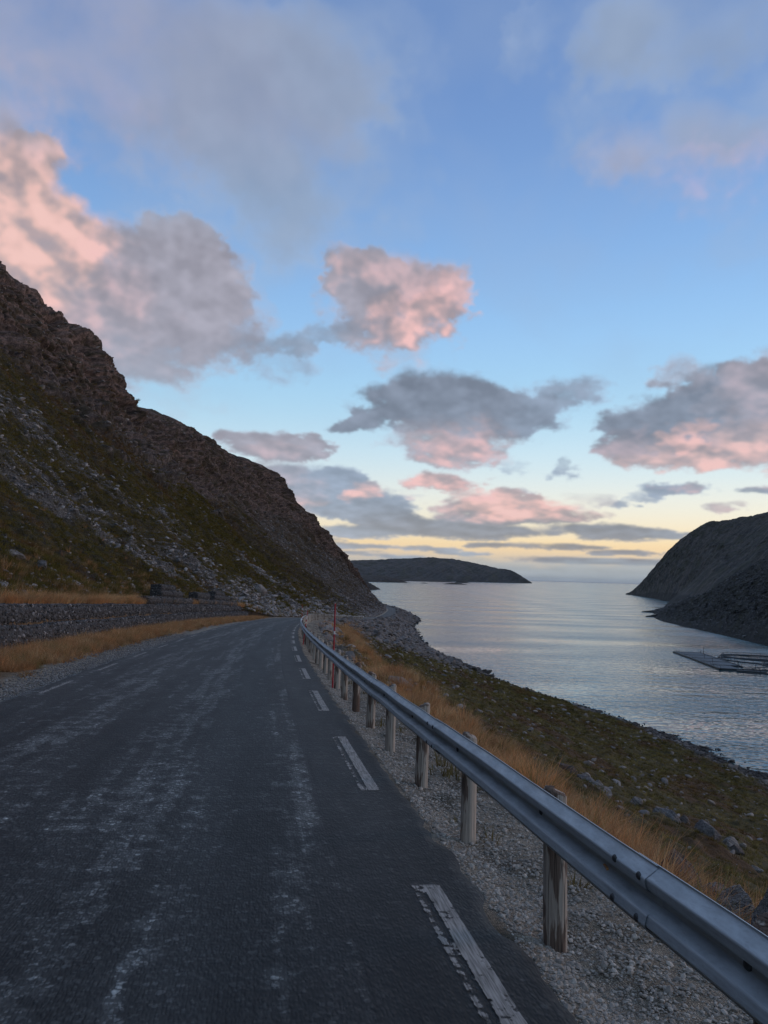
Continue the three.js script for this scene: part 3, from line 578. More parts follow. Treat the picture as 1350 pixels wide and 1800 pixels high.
hill('island', [   // long island far out in the mouth of the fjord
  [0, -1500, -7600, -1300, 130, -8300], [0.2, -500, -7700, -400, 190, -8300], [0.3, -140, -7750, -160, 205, -8350], [0.4, 150, -7800, 160, 228, -8400], [0.5, 400, -7850, 400, 247, -8420], [0.58, 600, -7880, 630, 252, -8420], [0.65, 780, -7900, 820, 238, -8380], [0.71, 930, -7930, 990, 206, -8330], [0.77, 1090, -7960, 1110, 180, -8260], [0.82, 1200, -7980, 1220, 158, -8220], [0.88, 1340, -8010, 1350, 130, -8150], [0.93, 1450, -8030, 1450, 92, -8100], [0.97, 1530, -8050, 1520, 45, -8080], [1, 1590, -8060, 1585, 6, -8070]],
  420, 60, { back: [100, -900], rough: 16, ref: 120, scale: 0.0016, bulge: 0.15, low: [0.11, 0.108, 0.105], high: [0.16, 0.135, 0.105], accent: [0.12, 0.115, 0.11], grass: [0.08, 0.08, 0.04], tile: 300, bump: 6 });
hill('low_island', [   // low dark land in front of it
  [0, -400, -3900, -380, 30, -4100], [0.45, -60, -3900, -60, 34, -4080], [0.62, 5, -3930, 5, 31, -4050], [0.8, 70, -3960, 70, 22, -4040], [0.93, 110, -3985, 108, 11, -4020], [1, 132, -4000, 131, 1, -4006]],
  160, 24, { back: [20, -220], rough: 5, ref: 20, scale: 0.006, low: [0.06, 0.055, 0.05], high: [0.085, 0.065, 0.045], accent: [0.10, 0.09, 0.08], grass: [0.07, 0.06, 0.03], tile: 60 });
hill('low_island', [
  [0, 130, -5600, 135, 12, -5700], [0.4, 300, -5650, 300, 19, -5750], [0.7, 430, -5700, 430, 16, -5770], [1, 560, -5760, 558, 1, -5780]], 120, 12, { back: [20, -150], rough: 3, ref: 15, scale: 0.006, low: [0.055, 0.052, 0.048], high: [0.07, 0.06, 0.045], accent: [0.09, 0.08, 0.07], grass: [0.06, 0.055, 0.03], tile: 60 });
hill('skerry', [[0, 500, -5250, 503, 1, -5270], [0.3, 530, -5250, 532, 17, -5280], [0.7, 565, -5250, 566, 15, -5280], [1, 610, -5260, 607, 1, -5275]], 60, 10, { back: [0, -60], rough: 2, ref: 8, scale: 0.01, low: [0.05, 0.048, 0.045], high: [0.06, 0.055, 0.04], accent: [0.08, 0.075, 0.07], grass: [0.06, 0.055, 0.03], tile: 40 });
hill('skerry', [[0, 300, -3800, 304, 0.6, -3815], [0.3, 350, -3800, 352, 7, -3820], [0.7, 390, -3800, 392, 6.5, -3820], [1, 432, -3805, 428, 0.6, -3815]], 60, 10, { back: [0, -40], rough: 1.2, ref: 5, scale: 0.015, low: [0.06, 0.055, 0.05], high: [0.065, 0.06, 0.04], accent: [0.08, 0.075, 0.07], grass: [0.065, 0.06, 0.03], tile: 30 });
hill('skerry', [[0, 196, -3900, 198, 0.5, -3910], [0.5, 215, -3900, 216, 4, -3912], [1, 240, -3905, 238, 0.5, -3910]], 40, 8, { back: [0, -20], rough: 0.6, ref: 4, scale: 0.02, low: [0.05, 0.048, 0.045], high: [0.06, 0.055, 0.04], accent: [0.08, 0.075, 0.07], grass: [0.06, 0.055, 0.03], tile: 30 });
hill('cape', [[0, -120, -1500, -140, 30, -1650], [0.5, -60, -1560, -62, 26, -1680], [0.75, -32, -1620, -34, 17, -1700], [0.9, -14, -1680, -17, 8, -1720], [1, -2, -1730, -4, 1, -1740]], 120, 24, { back: [-20, -120], rough: 4, ref: 20, scale: 0.012, low: [0.05, 0.05, 0.05], high: [0.065, 0.06, 0.052], accent: [0.08, 0.078, 0.075], grass: [0.05, 0.05, 0.03], tile: 30 });

// the air over the fjord: far land fades a little to blue
scene.fog = new THREE.FogExp2(new THREE.Color().setRGB(0.72, 0.85, 1.0), 0.00001);
// a broken stone: an icosahedron knocked about and cut by a few flat faces
function rockShape(seed, detail = 1, flat = 0.7) {
  const R = rng(seed), g = new THREE.IcosahedronGeometry(1, detail), p = g.attributes.position, v = new THREE.Vector3();
  const cuts = Array.from({ length: 7 }, () => [new THREE.Vector3(R() - 0.5, R() - 0.5, R() - 0.5).normalize(), 0.55 + 0.3 * R()]);
  for (let i = 0; i < p.count; i++) {
    v.fromBufferAttribute(p, i); v.multiplyScalar(1 + 0.22 * n3(v.x * 1.3 + seed, v.y * 1.3, v.z * 1.3));
    for (const [n, d] of cuts) { const k = v.dot(n) - d; if (k > 0) v.addScaledVector(n, -k * 0.92); }
    p.setXYZ(i, v.x * 1.15, v.y * flat, v.z);
  }
  g.computeVertexNormals(); return g;
}
// ------------------------------------------------------------------ guardrail: steel W-beam sections bolted to round timber posts
const RAIL_MID = 0.648, RAIL_T = 3.115;
const steelTex = texture(512, (u, v) => { const a = tileFbm(u, v, 4, 5, 131), b = tileNoise(u, v * 3 % 1, 9, 133); const c = tileFbm(u, v, 22, 4, 137), s = 0.62 + 0.24 * a + 0.08 * b + 0.14 * c - 0.12 * smooth(0.15, 0.4, c); return [s * 0.97, s, s * 1.02].map((x) => clamp(x)); });
const steelRough = texture(512, (u, v) => { const a = tileFbm(u, v, 5, 5, 141), b = tileFbm(u, v, 30, 3, 143); const s = 0.8 + 0.3 * a + 0.2 * b; return [s, s, s].map((x) => clamp(x)); });
const steel = new THREE.MeshPhysicalMaterial({ color: new THREE.Color().setRGB(0.80, 0.88, 0.92), map: texAt(steelTex, 1, 1), roughness: 0.66, roughnessMap: steelRough, metalness: 0.18, side: THREE.DoubleSide });
const boltMat = new THREE.MeshStandardMaterial({ color: new THREE.Color().setRGB(0.10, 0.105, 0.11), roughness: 0.6, metalness: 0.6 });
const woodMaps = [0, 1, 2].map((k) => texture(512, (u, v) => {                   // u round the post, v up it
  const grain = 0.5 * tileNoise(u, v * 0.13, 40, 151 + k) + 0.3 * tileNoise(u, v * 0.3, 90, 155 + k), n = tileFbm(u, v, 5, 5, 161 + k);
  const stain = smooth(-0.04, 0.08, n * 0.8 + 0.42 * (0.30 + 0.16 * k - v) + 0.28 * Math.cos((u - 0.42) * 6.283) - 0.06) * (k === 2 ? 1 : 0.9);
  const check = smooth(0.93, 0.99, 1 - Math.abs(tileNoise(u, v * 0.22, 12, 171 + k)));
  let c = [0.44, 0.39, 0.33].map((x) => x * (1 + 0.35 * grain + 0.25 * n));
  c = mix3(c, [0.13, 0.088, 0.066], stain); c = mul3(c, 1 - 0.6 * check); return c;
}, true));
const woodBump = texture(512, (u, v) => clamp(0.5 + 0.4 * tileNoise(u, v * 0.13, 40, 151) + 0.25 * tileNoise(u, v * 0.3, 90, 155) - 0.5 * smooth(0.93, 0.99, 1 - Math.abs(tileNoise(u, v * 0.22, 12, 171)))));
const woods = woodMaps.map((t) => new THREE.MeshStandardMaterial({ map: t, bumpMap: woodBump, bumpScale: 0.006, roughness: 0.9 }));
{
  const rail = tag(add(new THREE.Group(), 'guardrail'), 'galvanised steel W-beam guardrail on round wooden posts along the seaward road edge', 'guardrail');
  const f0 = onRoad(6, RAIL_T, 0); rail.position.set(f0[0], f0[1], f0[2]);
  const rel = (p) => [p[0] - f0[0], p[1] - f0[1], p[2] - f0[2]];
  // rolled profile: [height, distance out towards the road]
  const half = [[0, 0.004], [0.016, 0.005], [0.021, 0.008], [0.024, 0.013], [0.050, 0.066], [0.053, 0.071], [0.058, 0.075], [0.064, 0.0775], [0.096, 0.0835], [0.102, 0.083], [0.107, 0.080], [0.111, 0.075], [0.146, 0.030], [0.150, 0.027], [0.156, 0.026], [0.161, 0.031]];
  const prof = [...half.slice(1).reverse(), ...half.map(([h, d]) => [-h, d])].map(([h, d]) => [h * 0.88, d]);
  const thick = 0.0045, NP = prof.length;
  const ring = [...prof, ...prof.slice().reverse().map(([h, d]) => [h, d - thick])];
  const SECT = 3.70, first = -8.45, sections = 62;
  for (let k = 0; k < sections; k++) {
    const a = first + k * SECT, b = a + SECT + 0.16, n = 13, lap = 0.006;
    const g = sheet(n, ring.length + 1, (i, j) => {
      const u = i / (n - 1), D = lerp(a, b, u), [h, d] = ring[j % ring.length];
      const out = d + lap * smooth(0.5, 0, u) ;               // the near end of every section laps over the one before
      const sag = 0.006 * n2(k * 3.3, u * 2) + 0.004 * n2(D * 0.3, 9);
      return { p: rel(onRoad(D, RAIL_T - out + 0.006 * n2(D * 0.4, 5), RAIL_MID + h + sag)), uv: [D / 1.1, j / 9] };
    }, false);
    add(new THREE.Mesh(g, steel), 'rail_beam', rail);
    // splice bolts, four by two, and their slots
    if (a > 0 && a < 70) for (const dd of [0.05, 0.26]) for (const h of [0.085, -0.085]) for (const s of [0]) {
      const bolt = add(new THREE.Mesh(boltGeometry(), boltMat), 'bolt', rail), p = rel(onRoad(a + dd + (h < 0 ? 0.02 : 0), RAIL_T - 0.082, RAIL_MID + h));
      bolt.position.set(...p); bolt.rotation.y = Math.atan2(roadFrame(a).nz, roadFrame(a).nx) * -1;
    }
  }
  function boltGeometry() { return boltGeometry.g ??= new THREE.LatheGeometry([[0.0001, 0.012], [0.010, 0.011], [0.0155, 0.006], [0.017, 0.0]].map(([x, y]) => new THREE.Vector2(x, y)), 12).rotateZ(Math.PI / 2); }
  // posts
  const R = rng(5), shapes = [0, 1, 2, 3].map((k) => {
    const q = rng(90 + k), g = new THREE.LatheGeometry([[0.0001, 0.99], [0.052, 0.99], [0.0635, 0.975], [0.065, 0.6], [0.066, 0.2], [0.067, 0]].map(([x, y]) => new THREE.Vector2(x, y * 1.265)), 14);
    const p = g.attributes.position; for (let i = 0; i < p.count; i++) { const a = Math.atan2(p.getZ(i), p.getX(i)), w = 1 + 0.05 * Math.sin(a * 2 + k) + 0.03 * Math.sin(a * 3 + p.getY(i) * 2 + k * 2); p.setX(i, p.getX(i) * w); p.setZ(i, p.getZ(i) * w); if (p.getY(i) > 1.2) p.setY(i, p.getY(i) + 0.02 * Math.cos(a + k * 1.7)); }
    g.computeVertexNormals(); return g;
  });
  for (let k = -6; k < 116; k++) {
    const D = 3.97 + 1.85 * k, post = add(new THREE.Mesh(shapes[(k + 8) % 4], woods[[0, 0, 0, 1, 0, 2][(k + 12) % 6]]), 'post', rail);
    const base = onRoad(D, 3.205 + 0.012 * (R() - 0.5), -0.485); post.position.set(...rel(base));
    post.rotation.set((R() - 0.5) * 0.03, k === 0 || k === -1 ? 3.4 + k : R() * 6.28, (R() - 0.5) * 0.03);
    // the bolt that holds the beam, in the trough
    if (D > 0 && D < 60) { const b = add(new THREE.Mesh(boltGeometry(), boltMat), 'post_bolt', rail); b.position.set(...rel(onRoad(D, RAIL_T - 0.005, RAIL_MID))); b.scale.setScalar(1.25); }
  }
  // small reflectors clipped into the trough
  const refl = new THREE.MeshPhysicalMaterial({ color: new THREE.Color().setRGB(0.75, 0.36, 0.12), roughness: 0.25, clearcoat: 1 }), refl2 = new THREE.MeshPhysicalMaterial({ color: new THREE.Color().setRGB(0.75, 0.74, 0.70), roughness: 0.3, clearcoat: 1 });
  [3.12, 4.95, 8.9, 12.6, 16.3, 23.7].forEach((D, i) => {
    const m = add(new THREE.Mesh(new THREE.BoxGeometry(0.012, i ? 0.018 : 0.026, i ? 0.022 : 0.05), i ? refl2 : refl), 'reflector', rail);
    m.position.set(...rel(onRoad(D, RAIL_T - 0.022, RAIL_MID - 0.03))); m.rotation.z = 0.3;
  });
}

// ------------------------------------------------------------------ snow poles behind the rail
{
  const red = new THREE.MeshStandardMaterial({ color: new THREE.Color().setRGB(0.42, 0.022, 0.035), roughness: 0.5 }), white = new THREE.MeshStandardMaterial({ color: new THREE.Color().setRGB(0.78, 0.76, 0.74), roughness: 0.35 });
  const poles = [
    [16.85, 3.11, 1.92, 0, 0.0, 'red snow pole with a white band, nearest one standing at the guardrail'],
    [34.8, 3.05, 1.62, 0.10, 0.0, 'leaning red snow pole, middle one of three along the guardrail'],
    [60, 3.1, 1.9, -0.02, 0.0, 'thin upright red snow pole far along the guardrail, at the crest of the bend']];
  for (const [D, t, h, lean, turn, label] of poles) {
    const g = tag(add(new THREE.Group(), 'snow_pole'), label, 'snow pole'); const p = onRoad(D, t, -0.1); g.position.set(...p); g.rotation.z = -lean; g.rotation.y = turn;
    const tube = new THREE.LatheGeometry([[0.0001, h], [0.014, h], [0.017, h - 0.01], [0.019, 0]].map(([x, y]) => new THREE.Vector2(x, y)), 10);
    add(new THREE.Mesh(tube, red), 'pole', g);
    const band = (y, l) => { const b = add(new THREE.Mesh(new THREE.CylinderGeometry(0.0205, 0.0205, l, 10), white), 'reflective_band', g); b.position.y = y; };
    band(h * 0.66, 0.07); if (D > 30) band(h * 0.8, 0.16);
  }
}
// ------------------------------------------------------------------ wall of stone-filled baskets along the left verge
{
  const wall = tag(add(new THREE.Group(), 'gabion_wall'), 'long stepped wall of grey stone-filled wire baskets at the mountain foot left of the road', 'gabion wall');
  const f0 = onRoad(40, -7.6, 0); wall.position.set(...f0);
  const rel = (p) => [p[0] - f0[0], p[1] - f0[1], p[2] - f0[2]];
  const core = [0, 1, 2].map((k) => new THREE.MeshStandardMaterial({ color: new THREE.Color().setRGB(0.15 + 0.015 * k, 0.148 + 0.015 * k, 0.147 + 0.015 * k), map: texAt(rockTex, 1, 1), bumpMap: texAt(rockBump, 1, 1), bumpScale: 0.08, roughness: 0.95 }));
  const R = rng(311), stones = [];
  // [first D, last D, face offset from road centre, foot above road, height, depth, basket length]
  const tiers = [[-20, 113, -7.35, -0.25, 0.98, 1.2, 3.8], [-20, 110, -7.95, 0.70, 0.80, 1.0, 3.8], [58.5, 78.5, -8.5, 1.50, 0.66, 1.0, 5.0], [66, 76, -9.05, 2.16, 0.62, 0.9, 5.0], [68.6, 75, -9.6, 2.78, 0.52, 0.9, 3.2],
    [82, 110, -8.5, 1.50, 0.7, 1.0, 4.6], [84, 92, -9.05, 2.2, 0.75, 0.9, 4.0], [95, 107, -9.05, 2.2, 0.6, 0.9, 4.0], [99, 106, -9.6, 2.8, 0.55, 0.9, 3.5]];
  const at = (D, t, h) => rel(onRoad(D, t, h));
  tiers.forEach(([a, b, t, y, h, dep, len], ti) => {
    const n = Math.round((b - a) / len), step = (b - a) / n;
    for (let k = 0; k < n; k++) {
      const D0 = a + k * step + 0.015, D1 = a + (k + 1) * step - 0.015, slump = 0.05 * n2(k * 1.7, ti * 5.1), bul = 0.06 + 0.03 * n2(k * 2.1, ti);
      if (D1 < -12) continue;
      // a soft-cornered block: outline across the wall, swept along it
      const o = [[-0.14, 0.01], [bul * 0.4, 0.12], [0.04 + bul, 0.45], [0.02 + bul * 0.6, 0.84], [-0.10, 0.985], [-dep * 0.5, 1.0], [-dep, 0.98], [-dep, 0.02]], nu = 8;
      const g = sheet(nu, o.length + 1, (i, j) => { const u = i / (nu - 1), D = lerp(D0, D1, u), q = o[j % o.length], e = 1 - 0.05 * Math.pow(Math.abs(u * 2 - 1), 6); return { p: at(D, t + (q[0] - 0.05 * Math.pow(Math.abs(u * 2 - 1), 8)), y + (q[1] * h + slump * q[1]) * e), uv: [D / 1.6, (j * 0.25) / 1.6] }; }, false);
      const ends = [D0, D1].map((D) => sheet(2, o.length + 1, (i, j) => { const q = i ? o[j % o.length] : [-dep * 0.5, 0.5], e = i ? 0.95 : 1; return { p: at(D, t + q[0] - (i ? 0.05 : 0), y + (q[1] * h + slump * q[1]) * e), uv: [q[0] / 1.6, (q[1] * h) / 1.6] }; }, false));
      const mesh = add(new THREE.Mesh(mergeGeometries([g, ...ends]), core[(k * 7 + ti) % 3]), 'basket', wall); mesh.material.side = THREE.DoubleSide;
      // the stones that show through the wire of face, top and near end
      const density = D0 < 45 ? 95 : D0 < 70 ? 75 : 40, size = D0 < 45 ? 0.075 : D0 < 70 ? 0.08 : 0.10;
      const put = (D, tt, hh, s) => { const p = at(D, tt, hh); stones.push([...p, s * (ti > 1 ? 0.62 : 1) * (0.65 + 0.8 * R())]); };
      for (let q = 0; q < (D1 - D0) * h * density; q++) { const u = R(), D = lerp(D0, D1, u), v = R(); put(D, t + (0.03 + bul) * (1 - (v * 2 - 1) ** 2) - 0.10 * Math.pow(Math.abs(v * 2 - 1), 5) - 0.02, y + (h + slump) * (0.03 + 0.93 * v), size); }
      for (let q = 0; q < (D1 - D0) * 0.5 * density; q++) put(lerp(D0, D1, R()), t - R() * 0.5, y + (h + slump) * 0.97, size);
      for (let q = 0; q < dep * h * density * 0.8; q++) put(D0 - 0.03, t - dep * R(), y + h * 0.95 * R(), size);
    }
  });
  const kinds = [0, 1].map((k) => rockShape(700 + k, 0, 0.75));
  kinds.forEach((geo, k) => {
    const mine = stones.filter((_, i) => i % 2 === k), im = new THREE.InstancedMesh(geo, new THREE.MeshStandardMaterial({ roughness: 0.95, flatShading: true }), mine.length), m = new THREE.Matrix4(), q = new THREE.Quaternion(), e = new THREE.Euler(), c = new THREE.Color();
    mine.forEach((s, i) => { e.set(R() * 6, R() * 6, R() * 6); m.compose(new THREE.Vector3(s[0], s[1], s[2]), q.setFromEuler(e), new THREE.Vector3(s[3], s[3] * (0.6 + 0.4 * R()), s[3])); im.setMatrixAt(i, m); const b = 0.06 + 0.10 * R() * R() + (R() < 0.08 ? 0.16 : 0); im.setColorAt(i, c.setRGB(b, b * 0.985, b * 0.99)); });
    add(im, 'stones', wall); im.userData.kind = 'stuff';
  });
}
// ------------------------------------------------------------------ loose rock: scree on the mountain, boulders and rubble on the slope, stones on the shore
function scatter(name, label, category, list, shapes, mat) {           // list of [x, y, z, size, r, g, b, flat?]
  const grp = asStuff(add(new THREE.Group(), name), label, category), R = rng(list.length + 7);
  shapes.forEach((geo, k) => {
    const mine = list.filter((_, i) => i % shapes.length === k), im = new THREE.InstancedMesh(geo, mat, mine.length), m = new THREE.Matrix4(), q = new THREE.Quaternion(), e = new THREE.Euler(), c = new THREE.Color(), P = new THREE.Vector3(), S = new THREE.Vector3();
    mine.forEach((s, i) => { e.set((R() - 0.5) * 1.1, R() * 6.28, (R() - 0.5) * 1.1); m.compose(P.set(s[0], s[1], s[2]), q.setFromEuler(e), S.set(s[3] * (0.8 + 0.6 * R()), s[3] * (0.7 + 0.5 * R()), s[3])); im.setMatrixAt(i, m); im.setColorAt(i, c.setRGB(s[4], s[5], s[6])); });
    add(im, 'stones', grp); im.userData.kind = 'stuff';
  });
  return grp;
}
const rockMat = new THREE.MeshStandardMaterial({ roughness: 0.92, flatShading: true });
const smallRocks = [rockShape(21, 1, 0.6), rockShape(22, 1, 0.75), rockShape(23, 1, 0.5)];
{
  const R = rng(404), list = [];
  for (let n = 0; n < 420000 && list.length < 110000; n++) {
    const D = 22 + 600 * Math.pow(R(), 1.45), w = Math.pow(R(), 1.2) * 0.95, m = mountainMix(D, w);
    const want = 0.03 + 0.95 * m.scree + 0.05 * m.cliff + (D < 122 ? 0.12 * smooth(0.05, 0.01, w) : 0.2 * smooth(0.08, 0, w));
    if (R() > want) continue;
    const s = mountainSurface(D, w).p, big = Math.pow(R(), 9);
    const size = (0.06 + 0.13 * R() + (D < 90 ? 0.2 : 0.42) * big) * lerp(0.75, 1.25, smooth(50, 300, D));
    const b = (0.12 + 0.22 * R()) * (1 - 0.25 * m.unit) * (1 - 0.25 * m.cliff), warm = R() * 0.14 + 0.1 * m.cliff;
    list.push([s[0] + 0.1 * size, s[1] + size * 0.15, s[2], size, b * (1 + warm), b, b * (1.02 - warm)]);
  }
  scatter('scree', 'loose grey stones and blocks strewn down the steep mountainside', 'scree', list, smallRocks, rockMat);
}
{
  const R = rng(405), riprap = [], field = [];
  for (let n = 0; n < 260000; n++) {
    const D = R() < 0.3 ? 6 + 150 * R() : 60 + 640 * R(), w = R() * 1.01, s = slopeSurface(D, w), m = s.m;
    if (s.L < 0.5) continue;
    const shore = smooth(0.93, 0.97, w), nearBank = smooth(3.2, 1.6, s.L) * smooth(8, 16, D) * smooth(140, 90, D), want = 0.03 + 0.85 * m.rock + 0.16 * shore + 0.75 * nearBank;
    if (R() > want) continue;
    const size = (0.08 + 0.17 * R() + 0.5 * Math.pow(R(), 7)) * lerp(0.8, 2.0, smooth(40, 400, D)) * (m.rock > 0.4 ? 1.15 : 0.8) * (D < 45 ? 0.62 : 1) * (w > 0.93 && D < 230 ? 0.6 : 1);
    let b = m.rock > 0.3 ? 0.075 + 0.13 * R() : 0.14 + 0.14 * R(); if (w > 0.965) b = 0.05 + 0.03 * R();
    const warm = 0.04 + R() * 0.16;
    (m.rock > 0.3 ? riprap : field).push([s.p[0], s.p[1] + size * 0.12, s.p[2], size, b * (1 + warm), b, b * (1.03 - warm)]);
  }
  scatter('rubble', 'grey blocks of rubble banked between the far road bend and the water', 'rubble', riprap.slice(0, 90000), smallRocks, rockMat);
  scatter('field_stones', 'small pale stones scattered over the green hillside below the road', 'stones', field.slice(0, 9000), smallRocks, rockMat);
  // shingle and weed-dark stones just off the beach
  const wet = []; for (let n = 0; n < 2600; n++) { const D = 60 + 560 * R(), x = shoreX(D) + (R() * R()) * 4 - 0.6, z = -D, sz = 0.1 + 0.35 * R() * R(); wet.push([x, -0.05 + 0.12 * R(), z, sz * lerp(0.8, 1.8, smooth(60, 400, D)), 0.05, 0.05, 0.05]); }
  scatter('shore_stones', 'dark wet stones lying in the shallows along the shoreline', 'stones', wet, smallRocks, rockMat);
}
{ // gravel on the shoulder near the camera
  const R = rng(406), list = [];
  for (let n = 0; n < 40000; n++) {
    const D = 2.0 + 20 * Math.pow(R(), 1.7), t = 2.93 + 1.6 * R() * (0.3 + 0.7 * R()) + 0.02 * R(), p = onRoad(D, t, shoulderY(D, t) - 0.002), s = 0.004 + 0.007 * R() + 0.014 * Math.pow(R(), 9), b = 0.22 + 0.34 * R() * R();
    list.push([p[0], p[1] + s * 0.3, p[2], s, b * 1.06, b, b * 0.88]);
  }
  for (let n = 0; n < 9000; n++) { const D = 10 + 35 * R(), t = -2.95 - 1.7 * R() * R(), p = onRoad(D, t, -0.1), s = 0.012 + 0.022 * R(), b = 0.14 + 0.2 * R() * R(); list.push([p[0], p[1], p[2], s, b * 1.02, b, b * 0.95]); }
  scatter('loose_gravel', 'loose grey chippings on the gravel strips beside the asphalt', 'gravel', list, [rockShape(31, 0, 0.7), rockShape(32, 0, 0.8)], rockMat);
}

for (const [src, name, label, count, size, tone] of [['rocky_shore', 'knoll_stones', 'pale loose stones on the rocky knoll across the water', 9000, 0.30, 0.14]]) {
  const p = scene.getObjectByName(src).geometry.attributes.position, R = rng(620 + count), list = [];
  for (let n = 0; n < count; n++) { const i = Math.floor(R() * p.count), y = p.getY(i); if (y < 0.3) continue; const s = size * (0.5 + R() + 1.6 * Math.pow(R(), 6)), b = tone * (0.5 + 0.9 * R()); list.push([p.getX(i) + (R() - 0.5) * 2, y + 0.1 * s, p.getZ(i) + (R() - 0.5) * 2, s, b, b * 0.98, b * 0.96]); }
  scatter(name, label, 'stones', list, smallRocks, rockMat);
}
// ------------------------------------------------------------------ grass and heath
function tuft(seed, blades, height, spread, width, bend) {
  const R = rng(seed), pos = [], idx = [], col = [];
  for (let b = 0; b < blades; b++) {
    const a = R() * 6.283, r = spread * Math.sqrt(R()) * 0.5, h = height * (0.55 + 0.6 * R()), lean = bend * (0.3 + R()), la = a + (R() - 0.5) * 1.5, w = width * (0.7 + 0.6 * R()), tone = 0.7 + 0.6 * R(), o = pos.length / 3;
    const x = r * Math.cos(a), z = r * Math.sin(a), px = -Math.sin(la) * w / 2, pz = Math.cos(la) * w / 2;
    for (let k = 0; k < 3; k++) { const u = k / 2, X = x + Math.cos(la) * lean * u * u * h, Z = z + Math.sin(la) * lean * u * u * h, Y = h * (u - 0.18 * lean * u * u), q = 1 - 0.85 * u; pos.push(X - px * q, Y, Z - pz * q, X + px * q, Y, Z + pz * q); col.push(tone, tone, tone, tone, tone, tone); }
    for (let k = 0; k < 2; k++) { const c = o + k * 2; idx.push(c, c + 1, c + 2, c + 1, c + 3, c + 2); }
  }
  const g = new THREE.BufferGeometry(); g.setAttribute('position', new THREE.Float32BufferAttribute(pos, 3)); g.setAttribute('color', new THREE.Float32BufferAttribute(col, 3)); g.setIndex(idx); g.computeVertexNormals(); return g;
}
const grassMat = new THREE.MeshPhysicalMaterial({ vertexColors: true, roughness: 1, transmission: 0.3, thickness: 0, specularIntensity: 0.2, side: THREE.DoubleSide });
function plant(name, label, category, list, shapes) {                   // list of [x, y, z, scale, r, g, b]
  const grp = asStuff(add(new THREE.Group(), name), label, category), R = rng(list.length + 3);
  shapes.forEach((geo, k) => {
    const mine = list.filter((_, i) => i % shapes.length === k), im = new THREE.InstancedMesh(geo, grassMat, mine.length), m = new THREE.Matrix4(), q = new THREE.Quaternion(), e = new THREE.Euler(), c = new THREE.Color(), P = new THREE.Vector3(), S = new THREE.Vector3();
    mine.forEach((s, i) => { e.set((R() - 0.5) * 0.35, R() * 6.28, (R() - 0.5) * 0.35); m.compose(P.set(s[0], s[1], s[2]), q.setFromEuler(e), S.set(s[3] * (0.8 + 0.5 * R()), s[3] * (0.7 + 0.6 * R()), s[3] * (0.8 + 0.5 * R()))); im.setMatrixAt(i, m); im.setColorAt(i, c.setRGB(s[4], s[5], s[6])); });
    add(im, 'blades', grp); im.userData.kind = 'stuff';
  });
}
const straw = (R, k = 1) => { const t = R(), b = k * (0.55 + 0.75 * R()), c = t < 0.26 ? [0.80, 0.56, 0.30] : t < 0.36 ? [0.34, 0.30, 0.10] : t < 0.5 ? [0.48, 0.25, 0.13] : [0.76, 0.40, 0.175]; return c.map((x) => x * b); };
const longTufts = [tuft(51, 46, 0.55, 0.5, 0.011, 0.75), tuft(52, 46, 0.62, 0.5, 0.010, 0.9), tuft(53, 40, 0.45, 0.55, 0.012, 1.0)];
const shortTufts = [tuft(61, 30, 0.20, 0.42, 0.022, 0.9), tuft(62, 30, 0.16, 0.5, 0.028, 1.1), tuft(63, 26, 0.24, 0.4, 0.020, 0.8)];
{
  const R = rng(501), list = [];
  for (let n = 0; n < 60000 && list.length < 13000; n++) {
    const D = 3 + 190 * Math.pow(R(), 1.7), f = roadFrame(D), W = shoreX(D) - f.x - slopeT0, L = 0.25 + 7 * R(), s = slopeSurface(D, L / W);
    if (R() > s.m.strip * 0.95 + 0.04 * smooth(0.5, 1, L)) continue;
    if (fbm2(D * 0.5, L * 0.7, 2) < -0.28) continue;
    list.push([s.p[0], s.p[1] - 0.04, s.p[2], lerp(0.56, 0.95, smooth(8, 120, D)) * (0.6 + 0.8 * R()) * (L < 0.9 ? 0.6 : 1), ...straw(R, 0.85)]);
  }
  plant('roadside_grass', 'dry orange grass in a long band down the bank behind the guardrail', 'grass', list, longTufts);
}
{
  const R = rng(502), list = [], upper = [];
  for (let n = 0; n < 16000; n++) {                          // between the gravel and the baskets
    const D = 14 + 106 * Math.pow(R(), 1.15), t = -3.75 - 3.6 * R(), q = fbm2(D * 0.5, t * 0.9, 3);
    if (R() > smooth(-4.3, -5.7, t + 1.4 * q) * 0.95 || n2(D * 0.35 + 3, t * 0.8) < -0.45) continue;
    const p = onRoad(D, t, -0.24); list.push([p[0], p[1], p[2], lerp(0.45, 0.8, smooth(-4, -6.5, t)) * (1 + 0.3 * q), ...straw(R, 0.72 + 0.4 * q)]);
  }
  for (let n = 0; n < 9000; n++) {                           // on the terrace above them
    const D = 18 + 104 * R(), t = -8.75 - 2.6 * R() * R(), q = fbm2(D * 0.3 + 20, t, 3); if (q < -0.22) continue;
    const p = onRoad(D, t, 1.45 + 0.15 * smooth(-8.2, -10, t)); upper.push([p[0], p[1], p[2], 0.85 * (1 + 0.5 * q), ...straw(R, 0.85 + 0.3 * q)]);
  }
  for (let n = 0; n < 9000; n++) {                           // straggling up the foot of the slope
    const D = 20 + 180 * R(), w = 0.16 * R() * R(), m = mountainMix(D, w), nn = fbm2(D * 0.12 + 3, w * 20, 3); if (R() > smooth(-0.1, 0.3, nn) * (1 - m.scree) * (1 - m.cliff)) continue;
    const s = mountainSurface(D, w).p; upper.push([s[0], s[1] - 0.05, s[2], 0.8 * (1 + 0.4 * nn), ...(R() < 0.55 ? straw(R, 0.75) : [0.11, 0.095, 0.03])]);
  }
  plant('verge_grass', 'dry tawny grass on the verge in front of the stone-filled baskets', 'grass', list, longTufts);
  plant('terrace_grass', 'dry tawny grass growing above the stone-filled baskets', 'grass', upper, longTufts);
}
